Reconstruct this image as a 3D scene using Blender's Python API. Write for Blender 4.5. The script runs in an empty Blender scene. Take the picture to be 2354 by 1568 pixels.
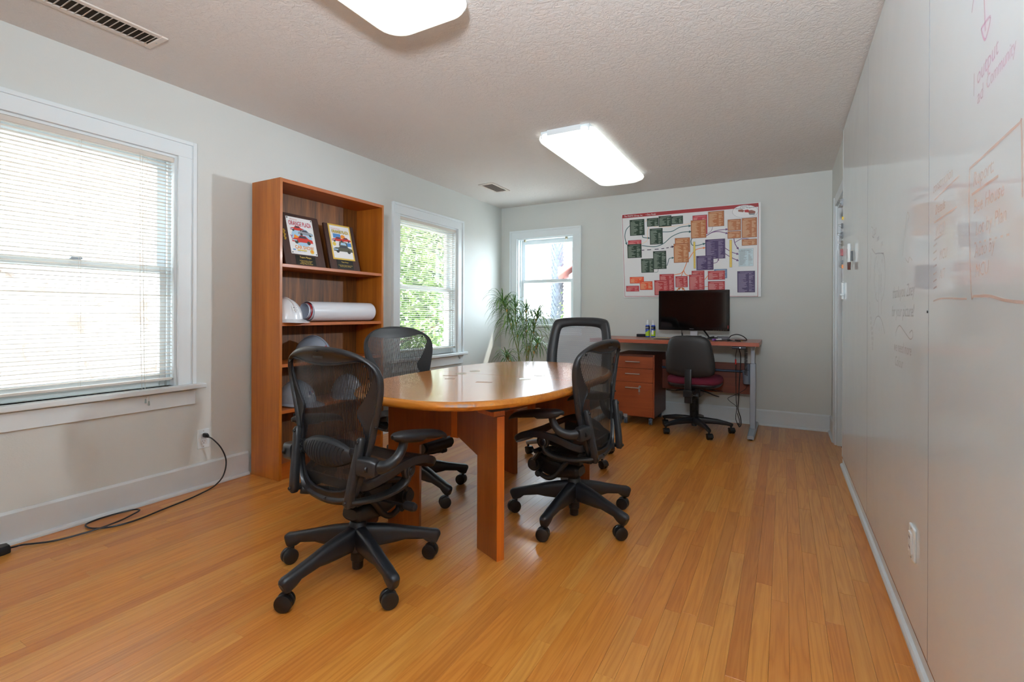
import bpy, bmesh, math, random
from mathutils import Vector, Matrix, Euler
random.seed(7)
PI = math.pi
scene = bpy.context.scene
COL = scene.collection

# ------------------------------------------------------------------ camera, world, sun, exposure
cam_d = bpy.data.cameras.new('camera'); cam = bpy.data.objects.new('camera', cam_d); COL.objects.link(cam)
YAW, ROLL = .5069, .0038
Fw = Vector((-math.sin(YAW), math.cos(YAW), 0)); Rt = Vector((math.cos(YAW), math.sin(YAW), 0)); Up = Vector((0, 0, 1))
R3 = Rt * math.cos(ROLL) + Up * math.sin(ROLL); U3 = Up * math.cos(ROLL) - Rt * math.sin(ROLL)
M = Matrix((R3, U3, -Fw)).transposed().to_4x4(); M.translation = Vector((0, 0, 1.0895))
cam.matrix_world = M
cam_d.sensor_width = 36; cam_d.lens = 1125 * 36 / 2354; cam_d.shift_y = -(784 - 721.5) / 2354
cam_d.clip_start = .02; cam_d.clip_end = 200
scene.camera = cam

SKY, SUN, LAMP, EXPO = 12, 3.0, .56, .69
world = bpy.data.worlds.new('sky'); scene.world = world; world.use_nodes = True
bgn = world.node_tree.nodes['Background']
bgn.inputs[0].default_value = (.79, .90, 1, 1); bgn.inputs[1].default_value = SKY
sun_d = bpy.data.lights.new('sun', 'SUN'); sun_d.energy = SUN; sun_d.angle = .02; sun_d.color = (1, .95, .86)
sun = bpy.data.objects.new('sun', sun_d); COL.objects.link(sun)
sun.rotation_euler = Vector((-.52, -.42, -.74)).to_track_quat('-Z', 'Y').to_euler()
def portal(name, loc, look, w, h):
    d = bpy.data.lights.new(name, 'AREA'); d.shape = 'RECTANGLE'; d.size = w; d.size_y = h
    d.cycles.is_portal = True
    o = bpy.data.objects.new(name, d); COL.objects.link(o); o.location = loc
    o.rotation_euler = Vector(look).to_track_quat('-Z', 'Z').to_euler()
XL, XR, YB, YF, CE = -3.174, .371, 5.429, -1.9, 2.44
portal('window_daylight', (XL - .17, 1.13, 1.34), (1, 0, 0), .95, 1.4)
portal('window_daylight', (XL - .17, 3.985, 1.35), (1, 0, 0), .95, 1.4)
portal('window_daylight', (-2.56, YB + .17, 1.5), (0, -1, 0), .8, 1.1)
# the photographer's strobe, bounced off the ceiling from just above the camera (it throws the lamps' shadows on the ceiling)
fl_d = bpy.data.lights.new('strobe', 'SPOT'); fl_d.energy = 340; fl_d.spot_size = math.radians(156); fl_d.spot_blend = 1; fl_d.shadow_soft_size = .12; fl_d.color = (.83, .92, 1)
fl = bpy.data.objects.new('strobe', fl_d); COL.objects.link(fl); fl.location = (-.02, -.45, 1.75)
fl.rotation_euler = Vector((-.14, .62, .77)).to_track_quat('-Z', 'Y').to_euler()
# unseen hall lamp set to cast the bookcase's wall shadow through the open doorway
hl_d = bpy.data.lights.new('hall_spot', 'SPOT'); hl_d.energy = 170; hl_d.spot_size = math.radians(44); hl_d.spot_blend = 1; hl_d.shadow_soft_size = .06; hl_d.color = (.86, .94, 1)
hl = bpy.data.objects.new('hall_spot', hl_d); COL.objects.link(hl); hl.location = (.66, 4.72, 1.94)
hl.rotation_euler = Vector((-3.78, -2.95, -.55)).to_track_quat('-Z', 'Y').to_euler()
scene.view_settings.view_transform = 'Standard'; scene.view_settings.look = 'None'
scene.view_settings.gamma = 1; scene.view_settings.use_curve_mapping = False
scene.view_settings.exposure = EXPO
scene.cycles.max_bounces = 10; scene.cycles.diffuse_bounces = 5; scene.cycles.transparent_max_bounces = 32
scene.cycles.sample_clamp_indirect = 6; scene.cycles.caustics_refractive = False; scene.cycles.caustics_reflective = False
scene.cycles.use_denoising = True

# ------------------------------------------------------------------ helpers
def lin(c):
    return tuple(((v / 255) / 12.92 if v / 255 <= .04045 else ((v / 255 + .055) / 1.055) ** 2.4) for v in c) + (1,)

class MB:
    """collects shapes, links them as one mesh object"""
    def __init__(s): s.v = []; s.f = []; s.m = []
    def add(s, vs, fs, mi=0):
        b = len(s.v); s.v += [tuple(v) for v in vs]; s.f += [tuple(b + i for i in f) for f in fs]; s.m += [mi] * len(fs); return s
    def bx(s, x0, x1, y0, y1, z0, z1, mi=0, rot=None, c=None):
        vs = [Vector((x, y, z)) for z in (z0, z1) for y in (y0, y1) for x in (x0, x1)]
        if rot is not None:
            c = Vector(c) if c is not None else Vector(((x0 + x1) / 2, (y0 + y1) / 2, (z0 + z1) / 2))
            r = Euler(rot).to_matrix(); vs = [r @ (v - c) + c for v in vs]
        return s.add(vs, [(0, 2, 3, 1), (4, 5, 7, 6), (0, 1, 5, 4), (1, 3, 7, 5), (3, 2, 6, 7), (2, 0, 4, 6)], mi)
    def rings(s, rs, closed_ring=True, cap=True, loop=False, mi=0):
        n = len(rs[0]); vs = [p for r in rs for p in r]; fs = []
        k = len(rs)
        for i in range(k if loop else k - 1):
            a, b = i * n, ((i + 1) % k) * n
            for j in range(n if closed_ring else n - 1):
                j2 = (j + 1) % n
                fs.append((a + j, a + j2, b + j2, b + j))
        if cap and not loop and closed_ring:
            fs.append(tuple(reversed(range(n)))); fs.append(tuple(range((k - 1) * n, k * n)))
        return s.add(vs, fs, mi)
    def cyl(s, p0, p1, r0, r1=None, n=16, mi=0):
        return s.tube([p0, p1], [r0, r0 if r1 is None else r1], n=n, mi=mi)
    def tube(s, pts, r, n=8, closed=False, mi=0, up=None, sec=None, pw=2.0):
        """sweep; r = radius or list, or sec = list of (a, b) half sizes of a superellipse (a sideways, b along up)"""
        P = [Vector(p) for p in pts]; k = len(P)
        T = []
        for i in range(k):
            if closed: t = P[(i + 1) % k] - P[i - 1]
            else: t = P[min(i + 1, k - 1)] - P[max(i - 1, 0)]
            T.append(t.normalized() if t.length > 1e-9 else Vector((0, 0, 1)))
        if up is None:
            u = Vector((0, 0, 1)) if abs(T[0].z) < .9 else Vector((1, 0, 0))
        else: u = Vector(up)
        rs = []
        for i in range(k):
            t = T[i]
            b = u - t * u.dot(t)
            if b.length < 1e-6: b = t.orthogonal()
            b.normalize(); a = t.cross(b)
            if up is None: u = b
            if sec: A, B = sec[i] if isinstance(sec, list) else sec
            else: A = B = (r[i] if isinstance(r, (list, tuple)) else r)
            ring = []
            for j in range(n):
                th = 2 * PI * j / n + (PI / n if pw > 2.5 else 0); c, q = math.cos(th), math.sin(th)
                x = math.copysign(abs(c) ** (2 / pw), c) * A; y = math.copysign(abs(q) ** (2 / pw), q) * B
                ring.append(P[i] + a * x + b * y)
            rs.append(ring)
        return s.rings(rs, loop=closed, mi=mi)
    def lathe(s, prof, n=24, o=(0, 0, 0), ax='z', mi=0, mtx=None):
        rs = []
        for r, z in prof:
            ring = []
            for j in range(n):
                th = 2 * PI * j / n; x, y = r * math.cos(th), r * math.sin(th)
                v = Vector((x, y, z)) if ax == 'z' else (Vector((z, x, y)) if ax == 'x' else Vector((y, z, x)))
                if mtx: v = mtx @ v
                ring.append(v + Vector(o))
            rs.append(ring)
        return s.rings(rs, mi=mi)
    def prism(s, poly, h0, h1, fr, mi=0):
        """poly of (a,b), extruded h0..h1; fr(a,b,h) -> point"""
        n = len(poly); vs = [fr(a, b, h0) for a, b in poly] + [fr(a, b, h1) for a, b in poly]
        fs = [tuple(reversed(range(n))), tuple(range(n, 2 * n))] + [(j, (j + 1) % n, n + (j + 1) % n, n + j) for j in range(n)]
        return s.add(vs, fs, mi)
    def grid(s, fn, nu, nv, mi=0):
        vs = [fn(i / nu, j / nv) for i in range(nu + 1) for j in range(nv + 1)]; w = nv + 1
        return s.add(vs, [(i * w + j, (i + 1) * w + j, (i + 1) * w + j + 1, i * w + j + 1) for i in range(nu) for j in range(nv)], mi)
    def build(s, name, mats, parent=None, bevel=0, smooth=True, angle=40, seg=2, world=False, fix=True, subd=0):
        vs = s.v
        if world and parent is not None:
            inv = parent.matrix_basis.inverted(); vs = [tuple(inv @ Vector(v)) for v in vs]
        me = bpy.data.meshes.new(name); me.from_pydata(vs, [], s.f)
        for m in (mats if isinstance(mats, (list, tuple)) else [mats]): me.materials.append(m)
        me.polygons.foreach_set('material_index', s.m)
        if fix:
            b = bmesh.new(); b.from_mesh(me); bmesh.ops.recalc_face_normals(b, faces=b.faces); b.to_mesh(me); b.free()
        if smooth:
            me.polygons.foreach_set('use_smooth', [True] * len(me.polygons)); me.set_sharp_from_angle(angle=math.radians(angle))
        me.update()
        o = bpy.data.objects.new(name, me); COL.objects.link(o)
        if parent is not None: o.parent = parent
        if bevel:
            md = o.modifiers.new('bevel', 'BEVEL'); md.width = bevel; md.segments = seg; md.limit_method = 'ANGLE'; md.angle_limit = math.radians(35)
        if subd:
            md = o.modifiers.new('subd', 'SUBSURF'); md.levels = subd; md.render_levels = subd
        return o

def tag(o, label=None, cat=None, group=None, kind=None):
    if label: o['label'] = label
    if cat: o['category'] = cat
    if group: o['group'] = group
    if kind: o['kind'] = kind
    return o
def empty(name, loc=(0, 0, 0), rz=0, label=None, cat=None, group=None, kind=None):
    o = bpy.data.objects.new(name, None); COL.objects.link(o); o.location = loc; o.rotation_euler = (0, 0, rz)
    o.empty_display_size = .05
    return tag(o, label, cat, group, kind)
def thing(name, loc, label, cat, group=None, rz=0): return empty(name, loc, rz, label, cat, group)
def copy_tree(o, parent=None):
    c = o.copy(); COL.objects.link(c)
    if parent is not None: c.parent = parent
    for ch in o.children: copy_tree(ch, c)
    return c
def spline(pts, n, closed=False):
    P = [Vector(p) if len(p) == 3 else Vector((p[0], p[1], 0)) for p in pts]; k = len(P); out = []
    segs = k if closed else k - 1
    for i in range(n if closed else n + 1):
        t = i * segs / n; a = min(int(t), segs - 1); f = t - a
        g = (lambda q: P[q % k]) if closed else (lambda q: P[max(0, min(k - 1, q))])
        p0, p1, p2, p3 = g(a - 1), g(a), g(a + 1), g(a + 2)
        out.append(.5 * ((2 * p1) + (p2 - p0) * f + (2 * p0 - 5 * p1 + 4 * p2 - p3) * f * f + (3 * p1 - p0 - 3 * p2 + p3) * f ** 3))
    return out
def interp(tab, x):
    if x <= tab[0][0]: return tab[0][1]
    for (a, b), (c, d) in zip(tab, tab[1:]):
        if x <= c: return b + (d - b) * (x - a) / (c - a)
    return tab[-1][1]
def text(name, body, size, mtx, mat, parent=None, ax='LEFT', shear=0, off=0, sx=1, space=1):
    cu = bpy.data.curves.new(name, 'FONT'); cu.body = body; cu.size = size; cu.align_x = ax; cu.shear = shear; cu.offset = off
    cu.space_character = space; cu.fill_mode = 'FRONT'; cu.resolution_u = 2
    cu.materials.append(mat); o = bpy.data.objects.new(name, cu); COL.objects.link(o)
    if parent is not None: o.parent = parent
    o.matrix_basis = mtx @ Matrix.Diagonal((sx, 1, 1, 1)) if sx != 1 else mtx
    return o
def frame_m(o, ux, uy):
    ux = Vector(ux).normalized(); uy = Vector(uy); uy = (uy - ux * uy.dot(ux)).normalized(); uz = ux.cross(uy)
    m = Matrix((ux, uy, uz)).transposed().to_4x4(); m.translation = Vector(o); return m

# ------------------------------------------------------------------ materials
class NT:
    def __init__(s, name):
        s.m = bpy.data.materials.new(name); s.m.use_nodes = True; s.t = s.m.node_tree; s.n = s.t.nodes; s.b = s.n['Principled BSDF']
    def new(s, ty, **kw):
        n = s.n.new(ty)
        for k, v in kw.items():
            if k in n.inputs: n.inputs[k].default_value = v
            else: setattr(n, k, v)
        return n
    def ln(s, a, b): s.t.links.new(a, b)
    def math(s, op, a, b=None):
        n = s.n.new('ShaderNodeMath'); n.operation = op
        for i, v in enumerate((a, b)):
            if v is None: continue
            if hasattr(v, 'links'): s.ln(v, n.inputs[i])
            else: n.inputs[i].default_value = v
        return n.outputs[0]
    def mapping(s, src, scale=(1, 1, 1), loc=None):
        n = s.n.new('ShaderNodeMapping'); n.inputs['Scale'].default_value = scale
        s.ln(src, n.inputs[0])
        if loc is not None:
            if hasattr(loc, 'links'): s.ln(loc, n.inputs[1])
            else: n.inputs[1].default_value = loc
        return n.outputs[0]
    def noise(s, vec, scale=5, detail=3, rough=.5, dist=0):
        n = s.n.new('ShaderNodeTexNoise'); n.inputs['Scale'].default_value = scale; n.inputs['Detail'].default_value = detail
        n.inputs['Roughness'].default_value = rough; n.inputs['Distortion'].default_value = dist
        if vec is not None: s.ln(vec, n.inputs['Vector'])
        return n
    def ramp(s, fac, stops):
        n = s.n.new('ShaderNodeValToRGB'); e = n.color_ramp.elements
        while len(e) < len(stops): e.new(.5)
        for k, (p, c) in enumerate(stops): e[k].position = p; e[k].color = c if len(c) == 4 else tuple(c) + (1,)
        s.ln(fac, n.inputs[0]); return n.outputs[0]
    def mix(s, fac, a, b, mode='MIX'):
        n = s.n.new('ShaderNodeMix'); n.data_type = 'RGBA'; n.blend_type = mode
        for i, v in ((0, fac), (6, a), (7, b)):
            if hasattr(v, 'links'): s.ln(v, n.inputs[i])
            else: n.inputs[i].default_value = v
        return n.outputs[2]
    def bump(s, h, strength=.2, dist=.01):
        n = s.n.new('ShaderNodeBump'); n.inputs['Strength'].default_value = strength; n.inputs['Distance'].default_value = dist
        s.ln(h, n.inputs['Height']); s.ln(n.outputs[0], s.b.inputs['Normal']); return n
    def set(s, **kw):
        for k, v in kw.items():
            i = s.b.inputs[k.replace('_', ' ')]
            if hasattr(v, 'links'): s.ln(v, i)
            else: i.default_value = v
        return s
def coords(t, kind='Object'): return t.n.new('ShaderNodeTexCoord').outputs[kind]
def plain(name, c, rough=.5, metal=0, bump=0, bscale=200, var=0, spec=.5, coat=0, dist=.002):
    t = NT(name); t.set(Roughness=rough, Metallic=metal); t.b.inputs['Specular IOR Level'].default_value = spec
    t.b.inputs['Coat Weight'].default_value = coat
    L = lin(c); co = coords(t)
    n = t.noise(co, bscale, 3)
    if var:
        n2 = t.noise(co, 6, 4); d = tuple(x * (1 - var) for x in L[:3]) + (1,)
        t.set(Base_Color=t.mix(n2.outputs[0], d, L))
    else: t.set(Base_Color=L)
    if bump: t.bump(n.outputs[0], bump, dist)
    return t.m
def emit(name, c, s):
    t = NT(name); t.set(Base_Color=(.8, .8, .8, 1)); t.b.inputs['Emission Color'].default_value = lin(c); t.b.inputs['Emission Strength'].default_value = s; return t.m
def wood(name, c1, c2, axis='z', fine=70, rough=.35, coat=0, band=1.0, objrand=False, streak=None):
    """grain runs along axis"""
    t = NT(name); co = coords(t)
    sc = {'x': (.06, 1, 1), 'y': (1, .06, 1), 'z': (1, 1, .06)}[axis]
    loc = None
    if objrand:
        oi = t.n.new('ShaderNodeObjectInfo'); loc = t.math('MULTIPLY', oi.outputs['Random'], 50)
        cb = t.n.new('ShaderNodeCombineXYZ'); t.ln(loc, cb.inputs[0]); t.ln(loc, cb.inputs[1]); t.ln(loc, cb.inputs[2]); loc = cb.outputs[0]
    mp = t.mapping(co, sc, loc)
    n1 = t.noise(mp, fine, 5, .65); n2 = t.noise(mp, 9 * band, 3, .5, 1.2)
    f = t.math('ADD', t.math('MULTIPLY', n1.outputs[0], .45), t.math('MULTIPLY', n2.outputs[0], .55))
    stops = [(.32, lin(c2)), (.62, lin(c1))]
    if streak: stops = [(.30, lin(streak)), (.45, lin(c2)), (.66, lin(c1))]
    t.set(Base_Color=t.ramp(f, stops), Roughness=rough); t.b.inputs['Coat Weight'].default_value = coat; t.b.inputs['Coat Roughness'].default_value = .08
    t.bump(n1.outputs[0], .05, .001)
    return t.m

def wall_mat(name, c, bs=.12, scale=140):
    t = NT(name); co = coords(t); n = t.noise(co, scale, 4, .6); n2 = t.noise(co, 22, 3)
    h = t.math('ADD', n.outputs[0], t.math('MULTIPLY', n2.outputs[0], 1.2))
    L = lin(c); n3 = t.noise(co, 3, 3); d = tuple(x * .96 for x in L[:3]) + (1,)
    t.set(Base_Color=t.mix(n3.outputs[0], d, L), Roughness=.55); t.bump(h, bs, .004); return t.m
M_WALL = wall_mat('wall_paint', (214, 217, 213))
M_WHITE = plain('trim_paint', (232, 240, 243), .35, bump=.05, bscale=60, var=.03)
M_SCUFF = plain('scuffed_trim_paint', (226, 234, 238), .4, bump=.12, bscale=40, var=.10)
def ceil_mat():
    t = NT('knockdown_ceiling'); co = coords(t)
    n = t.noise(co, 38, 5, .62, .8); n2 = t.noise(co, 120, 3)
    r = t.ramp(n.outputs[0], [(.40, (0, 0, 0)), (.56, (1, 1, 1))])
    n3 = t.noise(co, 1.7, 3); patch = t.ramp(n3.outputs[0], [(.35, (.55, .55, .55)), (.6, (1, 1, 1))])
    h = t.math('ADD', t.math('MULTIPLY', r, patch), t.math('MULTIPLY', n2.outputs[0], .3))
    t.set(Base_Color=lin((228, 224, 221)), Roughness=.8); t.bump(h, .42, .005); return t.m
M_CEIL = ceil_mat()
def plank_mat():
    t = NT('oak_plank'); g = t.n.new('ShaderNodeNewGeometry'); oi = t.n.new('ShaderNodeObjectInfo')
    rnd = t.math('FRACT', t.math('ADD', g.outputs['Random Per Island'], t.math('MULTIPLY', oi.outputs['Random'], 7.31)))
    cb = t.n.new('ShaderNodeCombineXYZ'); off = t.math('MULTIPLY', rnd, 37)
    t.ln(off, cb.inputs[0]); t.ln(off, cb.inputs[1]); t.ln(off, cb.inputs[2])
    mp = t.mapping(g.outputs['Position'], (1, .028, 1), cb.outputs[0]); mp2 = t.mapping(g.outputs['Position'], (1, .045, 1), cb.outputs[0])
    n1 = t.noise(mp, 260, 3, .6); n2 = t.noise(mp2, 24, 2, .45, .35)
    ringv = t.math('FRACT', t.math('MULTIPLY', n2.outputs[0], 7))
    ringv = t.math('ABSOLUTE', t.math('SUBTRACT', ringv, .5))
    f = t.math('ADD', t.math('MULTIPLY', n1.outputs[0], .22), t.math('MULTIPLY', ringv, .34))
    base = t.ramp(f, [(.07, lin((190, 129, 60))), (.19, lin((206, 147, 74))), (.32, lin((215, 159, 87)))])
    tint = t.ramp(rnd, [(0, lin((222, 190, 160))), (.2, lin((255, 246, 226))), (.4, lin((244, 214, 178))), (.6, lin((255, 238, 205))), (.8, lin((232, 198, 162))), (1, lin((252, 228, 196)))])
    t.set(Base_Color=t.mix(1, base, tint, 'MULTIPLY'), Roughness=.31)
    t.b.inputs['Coat Weight'].default_value = .25; t.b.inputs['Coat Roughness'].default_value = .22
    t.bump(f, .03, .001); return t.m
M_PLANK = plank_mat()
M_DARK = plain('dark_gap', (52, 30, 16), .9)
M_BLACKP = plain('satin_black_plastic', (27, 29, 34), .38, bump=.06, bscale=500)
M_BLACKM = plain('black_soft_pad', (22, 24, 28), .5, bump=.05, bscale=600)
M_MECH = plain('graphite_casting', (31, 30, 30), .45, bump=.08, bscale=400)
M_WHEEL = plain('black_wheel', (18, 18, 20), .35)
M_CHROME = plain('brushed_steel', (200, 202, 205), .28, 1)
M_SILVER = plain('silver_powder_coat', (160, 168, 178), .42, .35)
M_BRASS = plain('brass', (212, 176, 84), .3, 1)
def glass_mat():
    m = bpy.data.materials.new('window_glass'); m.use_nodes = True; nt = m.node_tree; nt.nodes.clear()
    o = nt.nodes.new('ShaderNodeOutputMaterial'); mx = nt.nodes.new('ShaderNodeMixShader'); tr = nt.nodes.new('ShaderNodeBsdfTransparent'); gl = nt.nodes.new('ShaderNodeBsdfGlossy')
    gl.inputs['Roughness'].default_value = 0; fr = nt.nodes.new('ShaderNodeFresnel'); fr.inputs[0].default_value = 1.45
    ge = nt.nodes.new('ShaderNodeNewGeometry'); mu = nt.nodes.new('ShaderNodeMath'); mu.operation = 'MULTIPLY'; iv = nt.nodes.new('ShaderNodeMath'); iv.operation = 'SUBTRACT'; iv.inputs[0].default_value = 1
    nt.links.new(ge.outputs['Backfacing'], iv.inputs[1]); nt.links.new(fr.outputs[0], mu.inputs[0]); nt.links.new(iv.outputs[0], mu.inputs[1])
    tr.inputs[0].default_value = (.96, .97, .97, 1)
    nt.links.new(mu.outputs[0], mx.inputs[0]); nt.links.new(tr.outputs[0], mx.inputs[1]); nt.links.new(gl.outputs[0], mx.inputs[2]); nt.links.new(mx.outputs[0], o.inputs[0]); return m
M_GLASS = glass_mat()
def mesh_mat(name, c, per, cover, axis=0, cross=None, rough=.5, cc=.8):
    """woven see-through fabric: threads along one object axis, the gaps let light through"""
    t = NT(name); t.set(Base_Color=lin(c), Roughness=rough); sp = t.n.new('ShaderNodeSeparateXYZ'); t.ln(coords(t), sp.inputs[0])
    u = t.math('FRACT', t.math('ADD', t.math('MULTIPLY', sp.outputs[axis], 1 / per), 100)); op = t.math('GREATER_THAN', u, cover)
    if cross is not None:
        w = t.math('FRACT', t.math('ADD', t.math('MULTIPLY', sp.outputs[cross], 1 / (per * .8)), 100)); op = t.math('MULTIPLY', op, t.math('GREATER_THAN', w, 1 - cc))
    tr = t.n.new('ShaderNodeBsdfTransparent'); mx = t.n.new('ShaderNodeMixShader'); out = t.n['Material Output']
    t.ln(op, mx.inputs[0]); t.ln(t.b.outputs[0], mx.inputs[1]); t.ln(tr.outputs[0], mx.inputs[2]); t.ln(mx.outputs[0], out.inputs[0]); return t.m

# ------------------------------------------------------------------ room shell
def struct(name, label=None, loc=(0, 0, 0)):
    return empty(name, loc, 0, label, None, None, 'structure')
WT = .16
W1 = (.675, 1.585, .655, 2.025); W2 = (3.515, 4.455, .66, 2.027); W3 = (-2.94, -2.18, .96, 2.03)
def holes(mb, u0, u1, z0, z1, wins, put):
    """wall in slabs around its window openings"""
    wins = sorted(wins); u = u0
    for a, b, c, d in wins:
        put(u, a, z0, z1); put(a, b, z0, c); put(a, b, d, z1); u = b
    put(u, u1, z0, z1)
mb = MB(); holes(mb, YF - WT, YB + WT, 0, CE, [W1, W2], lambda a, b, c, d: mb.bx(XL - WT, XL, a, b, c, d)); tag(mb.build('wall_left', M_WALL, smooth=False), 'pale grey painted wall with two blind covered windows', kind='structure')
mb = MB(); holes(mb, XL, XR + .02, 0, CE, [W3], lambda a, b, c, d: mb.bx(a, b, YB, YB + WT, c, d)); tag(mb.build('wall_back', M_WALL, smooth=False), 'pale grey end wall behind the desk', kind='structure')
mb = MB(); holes(mb, XL, XR + .02, 0, CE, [], lambda a, b, c, d: mb.bx(a, b, YF - WT, YF, c, d)); tag(mb.build('wall_front', M_WALL, smooth=False), kind='structure')
# right wall: door opening y 4.42..4.90 goes behind the white panels
DY0, DY1, DZ = 4.12, 4.895, 2.0
mb = MB()
for a, b, c, d in ((YF - WT, DY0, 0, CE), (DY0, DY1, DZ, CE), (DY1, YB + WT, 0, CE)): mb.bx(XR + .02, XR + .02 + WT, a, b, c, d)
tag(mb.build('wall_right', M_WALL, smooth=False), 'wall carrying tall glossy white panels', kind='structure')
mb = MB(); mb.bx(XL - WT, XR + .2, YF - WT, YB + WT, CE, CE + .12); tag(mb.build('ceiling', M_CEIL, smooth=False), 'warm grey knockdown textured ceiling', kind='structure')
mb = MB(); mb.bx(XL - .75, XR + .6, YF - .6, YB + .75, CE + .121, CE + .30); tag(mb.build('roof', plain('sun_shade_roof', (150, 120, 100), .8), smooth=False), kind='structure')  # unseen roof slab, its overhang sized to stop sun entering the windows

# floor of oak strips
floor = struct('floor', 'narrow strip oak floor with warm orange varnish')
mb = MB(); mb.bx(XL - WT, XR + .2, YF - WT, YB + WT, -.08, -.0125); mb.build('subfloor', M_DARK, floor, smooth=False)
PWD, LENS = .0572, [.33, .46, .58, .71, .85, .98, 1.12, 1.3, 1.52]
def plank_geo(mb, x, y0, y1, z=0):
    w, c, g, h = PWD, .0005, .0002, .012
    xs0, xs1, ys0, ys1 = x + g, x + w - g, y0 + g, y1 - g
    lo = [(xs0, ys0, z - h), (xs1, ys0, z - h), (xs1, ys1, z - h), (xs0, ys1, z - h)]
    mi = [(a, b, z - c) for a, b, _ in lo]; hi = [(xs0 + c, ys0 + c, z), (xs1 - c, ys0 + c, z), (xs1 - c, ys1 - c, z), (xs0 + c, ys1 - c, z)]
    mb.rings([lo, mi, hi])
prng = random.Random(3); planks = []
x = XL - .01
while x < XR + .02:
    y = YF - prng.random() * .9
    while y < YB:
        l = prng.choice(LENS)
        if YB + .1 - (y + l) < .3: l = YB + .1 - y
        planks.append((x, y, l)); y += l
    x += PWD
def seen_size(p):
    px, py, l = p; tot = 0
    for k in range(5):
        d = Vector((px + .03, py + l * (k + .5) / 5, -1.0895)); z = d.dot(Fw)
        if z < .3: continue
        u, v = 1177 + 1125 * d.dot(Rt) / z, 721.5 + 1125 * 1.0895 / z
        if -60 < u < 2400 and v < 1640: tot += l / 5 * 1.09 / z ** 3
    return tot
planks.sort(key=seen_size, reverse=True)
pl_mesh = {}
for k, (px, py, l) in enumerate(planks[:300]):
    key = round(l, 4)
    if key not in pl_mesh:
        mb = MB(); plank_geo(mb, 0, 0, l); o = mb.build('plank', M_PLANK, floor, smooth=False); pl_mesh[key] = o.data
    else:
        o = bpy.data.objects.new('plank', pl_mesh[key]); COL.objects.link(o); o.parent = floor
    o.location = (px, py, -prng.random() * .0003)
mb = MB()
for px, py, l in planks[300:]: plank_geo(mb, px, py, py + l)
tag(mb.build('plank_rows', M_PLANK, floor, smooth=False), kind='stuff')

# baseboards with quarter round
def baseboard(name, p0, p1, inward, label=None, h=.155, mat=None, gap=0):
    p0, p1, q = Vector(p0), Vector(p1), Vector(inward); root = struct(name, label, p0)
    prof = [(0, 0), (.014, 0), (.014, h - .012), (.008, h), (0, h)]
    shoe = [(.014, 0), (.030, 0), (.029, .009), (.024, .017), (.014, .020)]
    for nm, pf in (('board', prof), ('shoe_moulding', shoe)):
        m_ = MB(); m_.rings([[p + q * (a + gap) + Vector((0, 0, b + .0005)) for a, b in pf] for p in (p0, p1)]); m_.build(nm, mat or M_SCUFF, root, smooth=False, world=True)
    return root
baseboard('baseboard_left', (XL, YF, 0), (XL, 2.03, 0), (1, 0, 0), 'scuffed white baseboard under the near window')
baseboard('baseboard_left', (XL, 2.99, 0), (XL, YB, 0), (1, 0, 0), 'white baseboard beyond the bookcase')
baseboard('baseboard_back', (XL, YB, 0), (XR + .02, YB, 0), (0, -1, 0), 'white baseboard behind the desk')
baseboard('baseboard_front', (XL, YF, 0), (XR, YF, 0), (0, 1, 0))
bb = baseboard('baseboard_right', (XR + .018, YF, 0), (XR + .018, 4.255, 0), (-1, 0, 0), 'chipped white baseboard under the glossy panels', h=.062)
baseboard('baseboard_right', (XR + .02, 4.985, 0), (XR + .02, YB, 0), (-1, 0, 0), 'short white baseboard between door and corner')

# door in the right wall beside the panels
dr = struct('door_1', 'white doorway casing beside the edge of the panels', (XR + .02, DY1, 0))
mb = MB(); mb.bx(XR + .002, XR + .02, DY1, DY1 + .085, 0, DZ + .085); mb.bx(XR - .004, XR + .02, DY1 + .07, DY1 + .085, 0, DZ + .085); mb.build('casing', M_SCUFF, dr, bevel=.003, world=True)
mb = MB(); mb.bx(XR + .002, XR + .02, DY0 - .085, DY1, DZ, DZ + .085); mb.build('header_casing', M_SCUFF, dr, bevel=.003, world=True)
mb = MB(); mb.bx(XR + .02, XR + .18, DY1 - .02, DY1, 0, DZ); mb.bx(XR + .02, XR + .18, DY0, DY1, DZ - .02, DZ); mb.bx(XR + .10, XR + .112, DY1 - .032, DY1 - .02, 0, DZ - .02); mb.build('jamb', M_SCUFF, dr, world=True, bevel=.002)
mb = MB(); mb.bx(XR + .19, XR + .90, DY0 - .045, DY0 - .007, .008, DZ - .022); mb.build('door_leaf', M_WHITE, dr, world=True, bevel=.003)
for nm, b in (('wall_hall', (1.75, 1.85, 3.0, YB + WT, 0, CE)), ('wall_hall', (XR + .2, 1.75, 2.9, 3.0, 0, CE)), ('wall_hall', (XR + .2, 1.75, YB + .06, YB + WT, 0, CE)), ('floor_hall', (XR + .2, 1.85, 2.9, YB + WT, -.08, 0)), ('ceiling_hall', (XR + .2, 1.85, 2.9, YB + WT, CE, CE + .12))):
    mb = MB(); mb.bx(*b); tag(mb.build(nm, M_WALL, smooth=False), kind='structure')
mb = MB(); mb.bx(XR + .0195, XR + .0225, DY1 - .021, DY1 - .0195, 1.62, 1.76); mb.build('strike_plate', M_CHROME, dr, world=True)

# added dark double door, unseen behind the viewer, so the monitor reflects brown
dr = struct('added_door', None, (-2.0, YF, 0)); M_DOORW = wood('dark_door_wood', (122, 62, 34), (88, 42, 22), 'z', 60, .4)
for s in (-1, 1):
    mb = MB(); mb.bx(-2.0 + min(0, s * .8), -2.0 + max(0, s * .8), YF + .001, YF + .03, .005, 2.02); dl = mb.build('door_leaf', M_DOORW, dr, bevel=.004, world=True)
    for za, zb in ((.2, .95), (1.08, 1.9)):
        m_ = MB(); m_.bx(min(s * .12, s * .68), max(s * .12, s * .68), .029, .04, za, zb); m_.build('raised_panel', M_DOORW, dl, bevel=.008)
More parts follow.
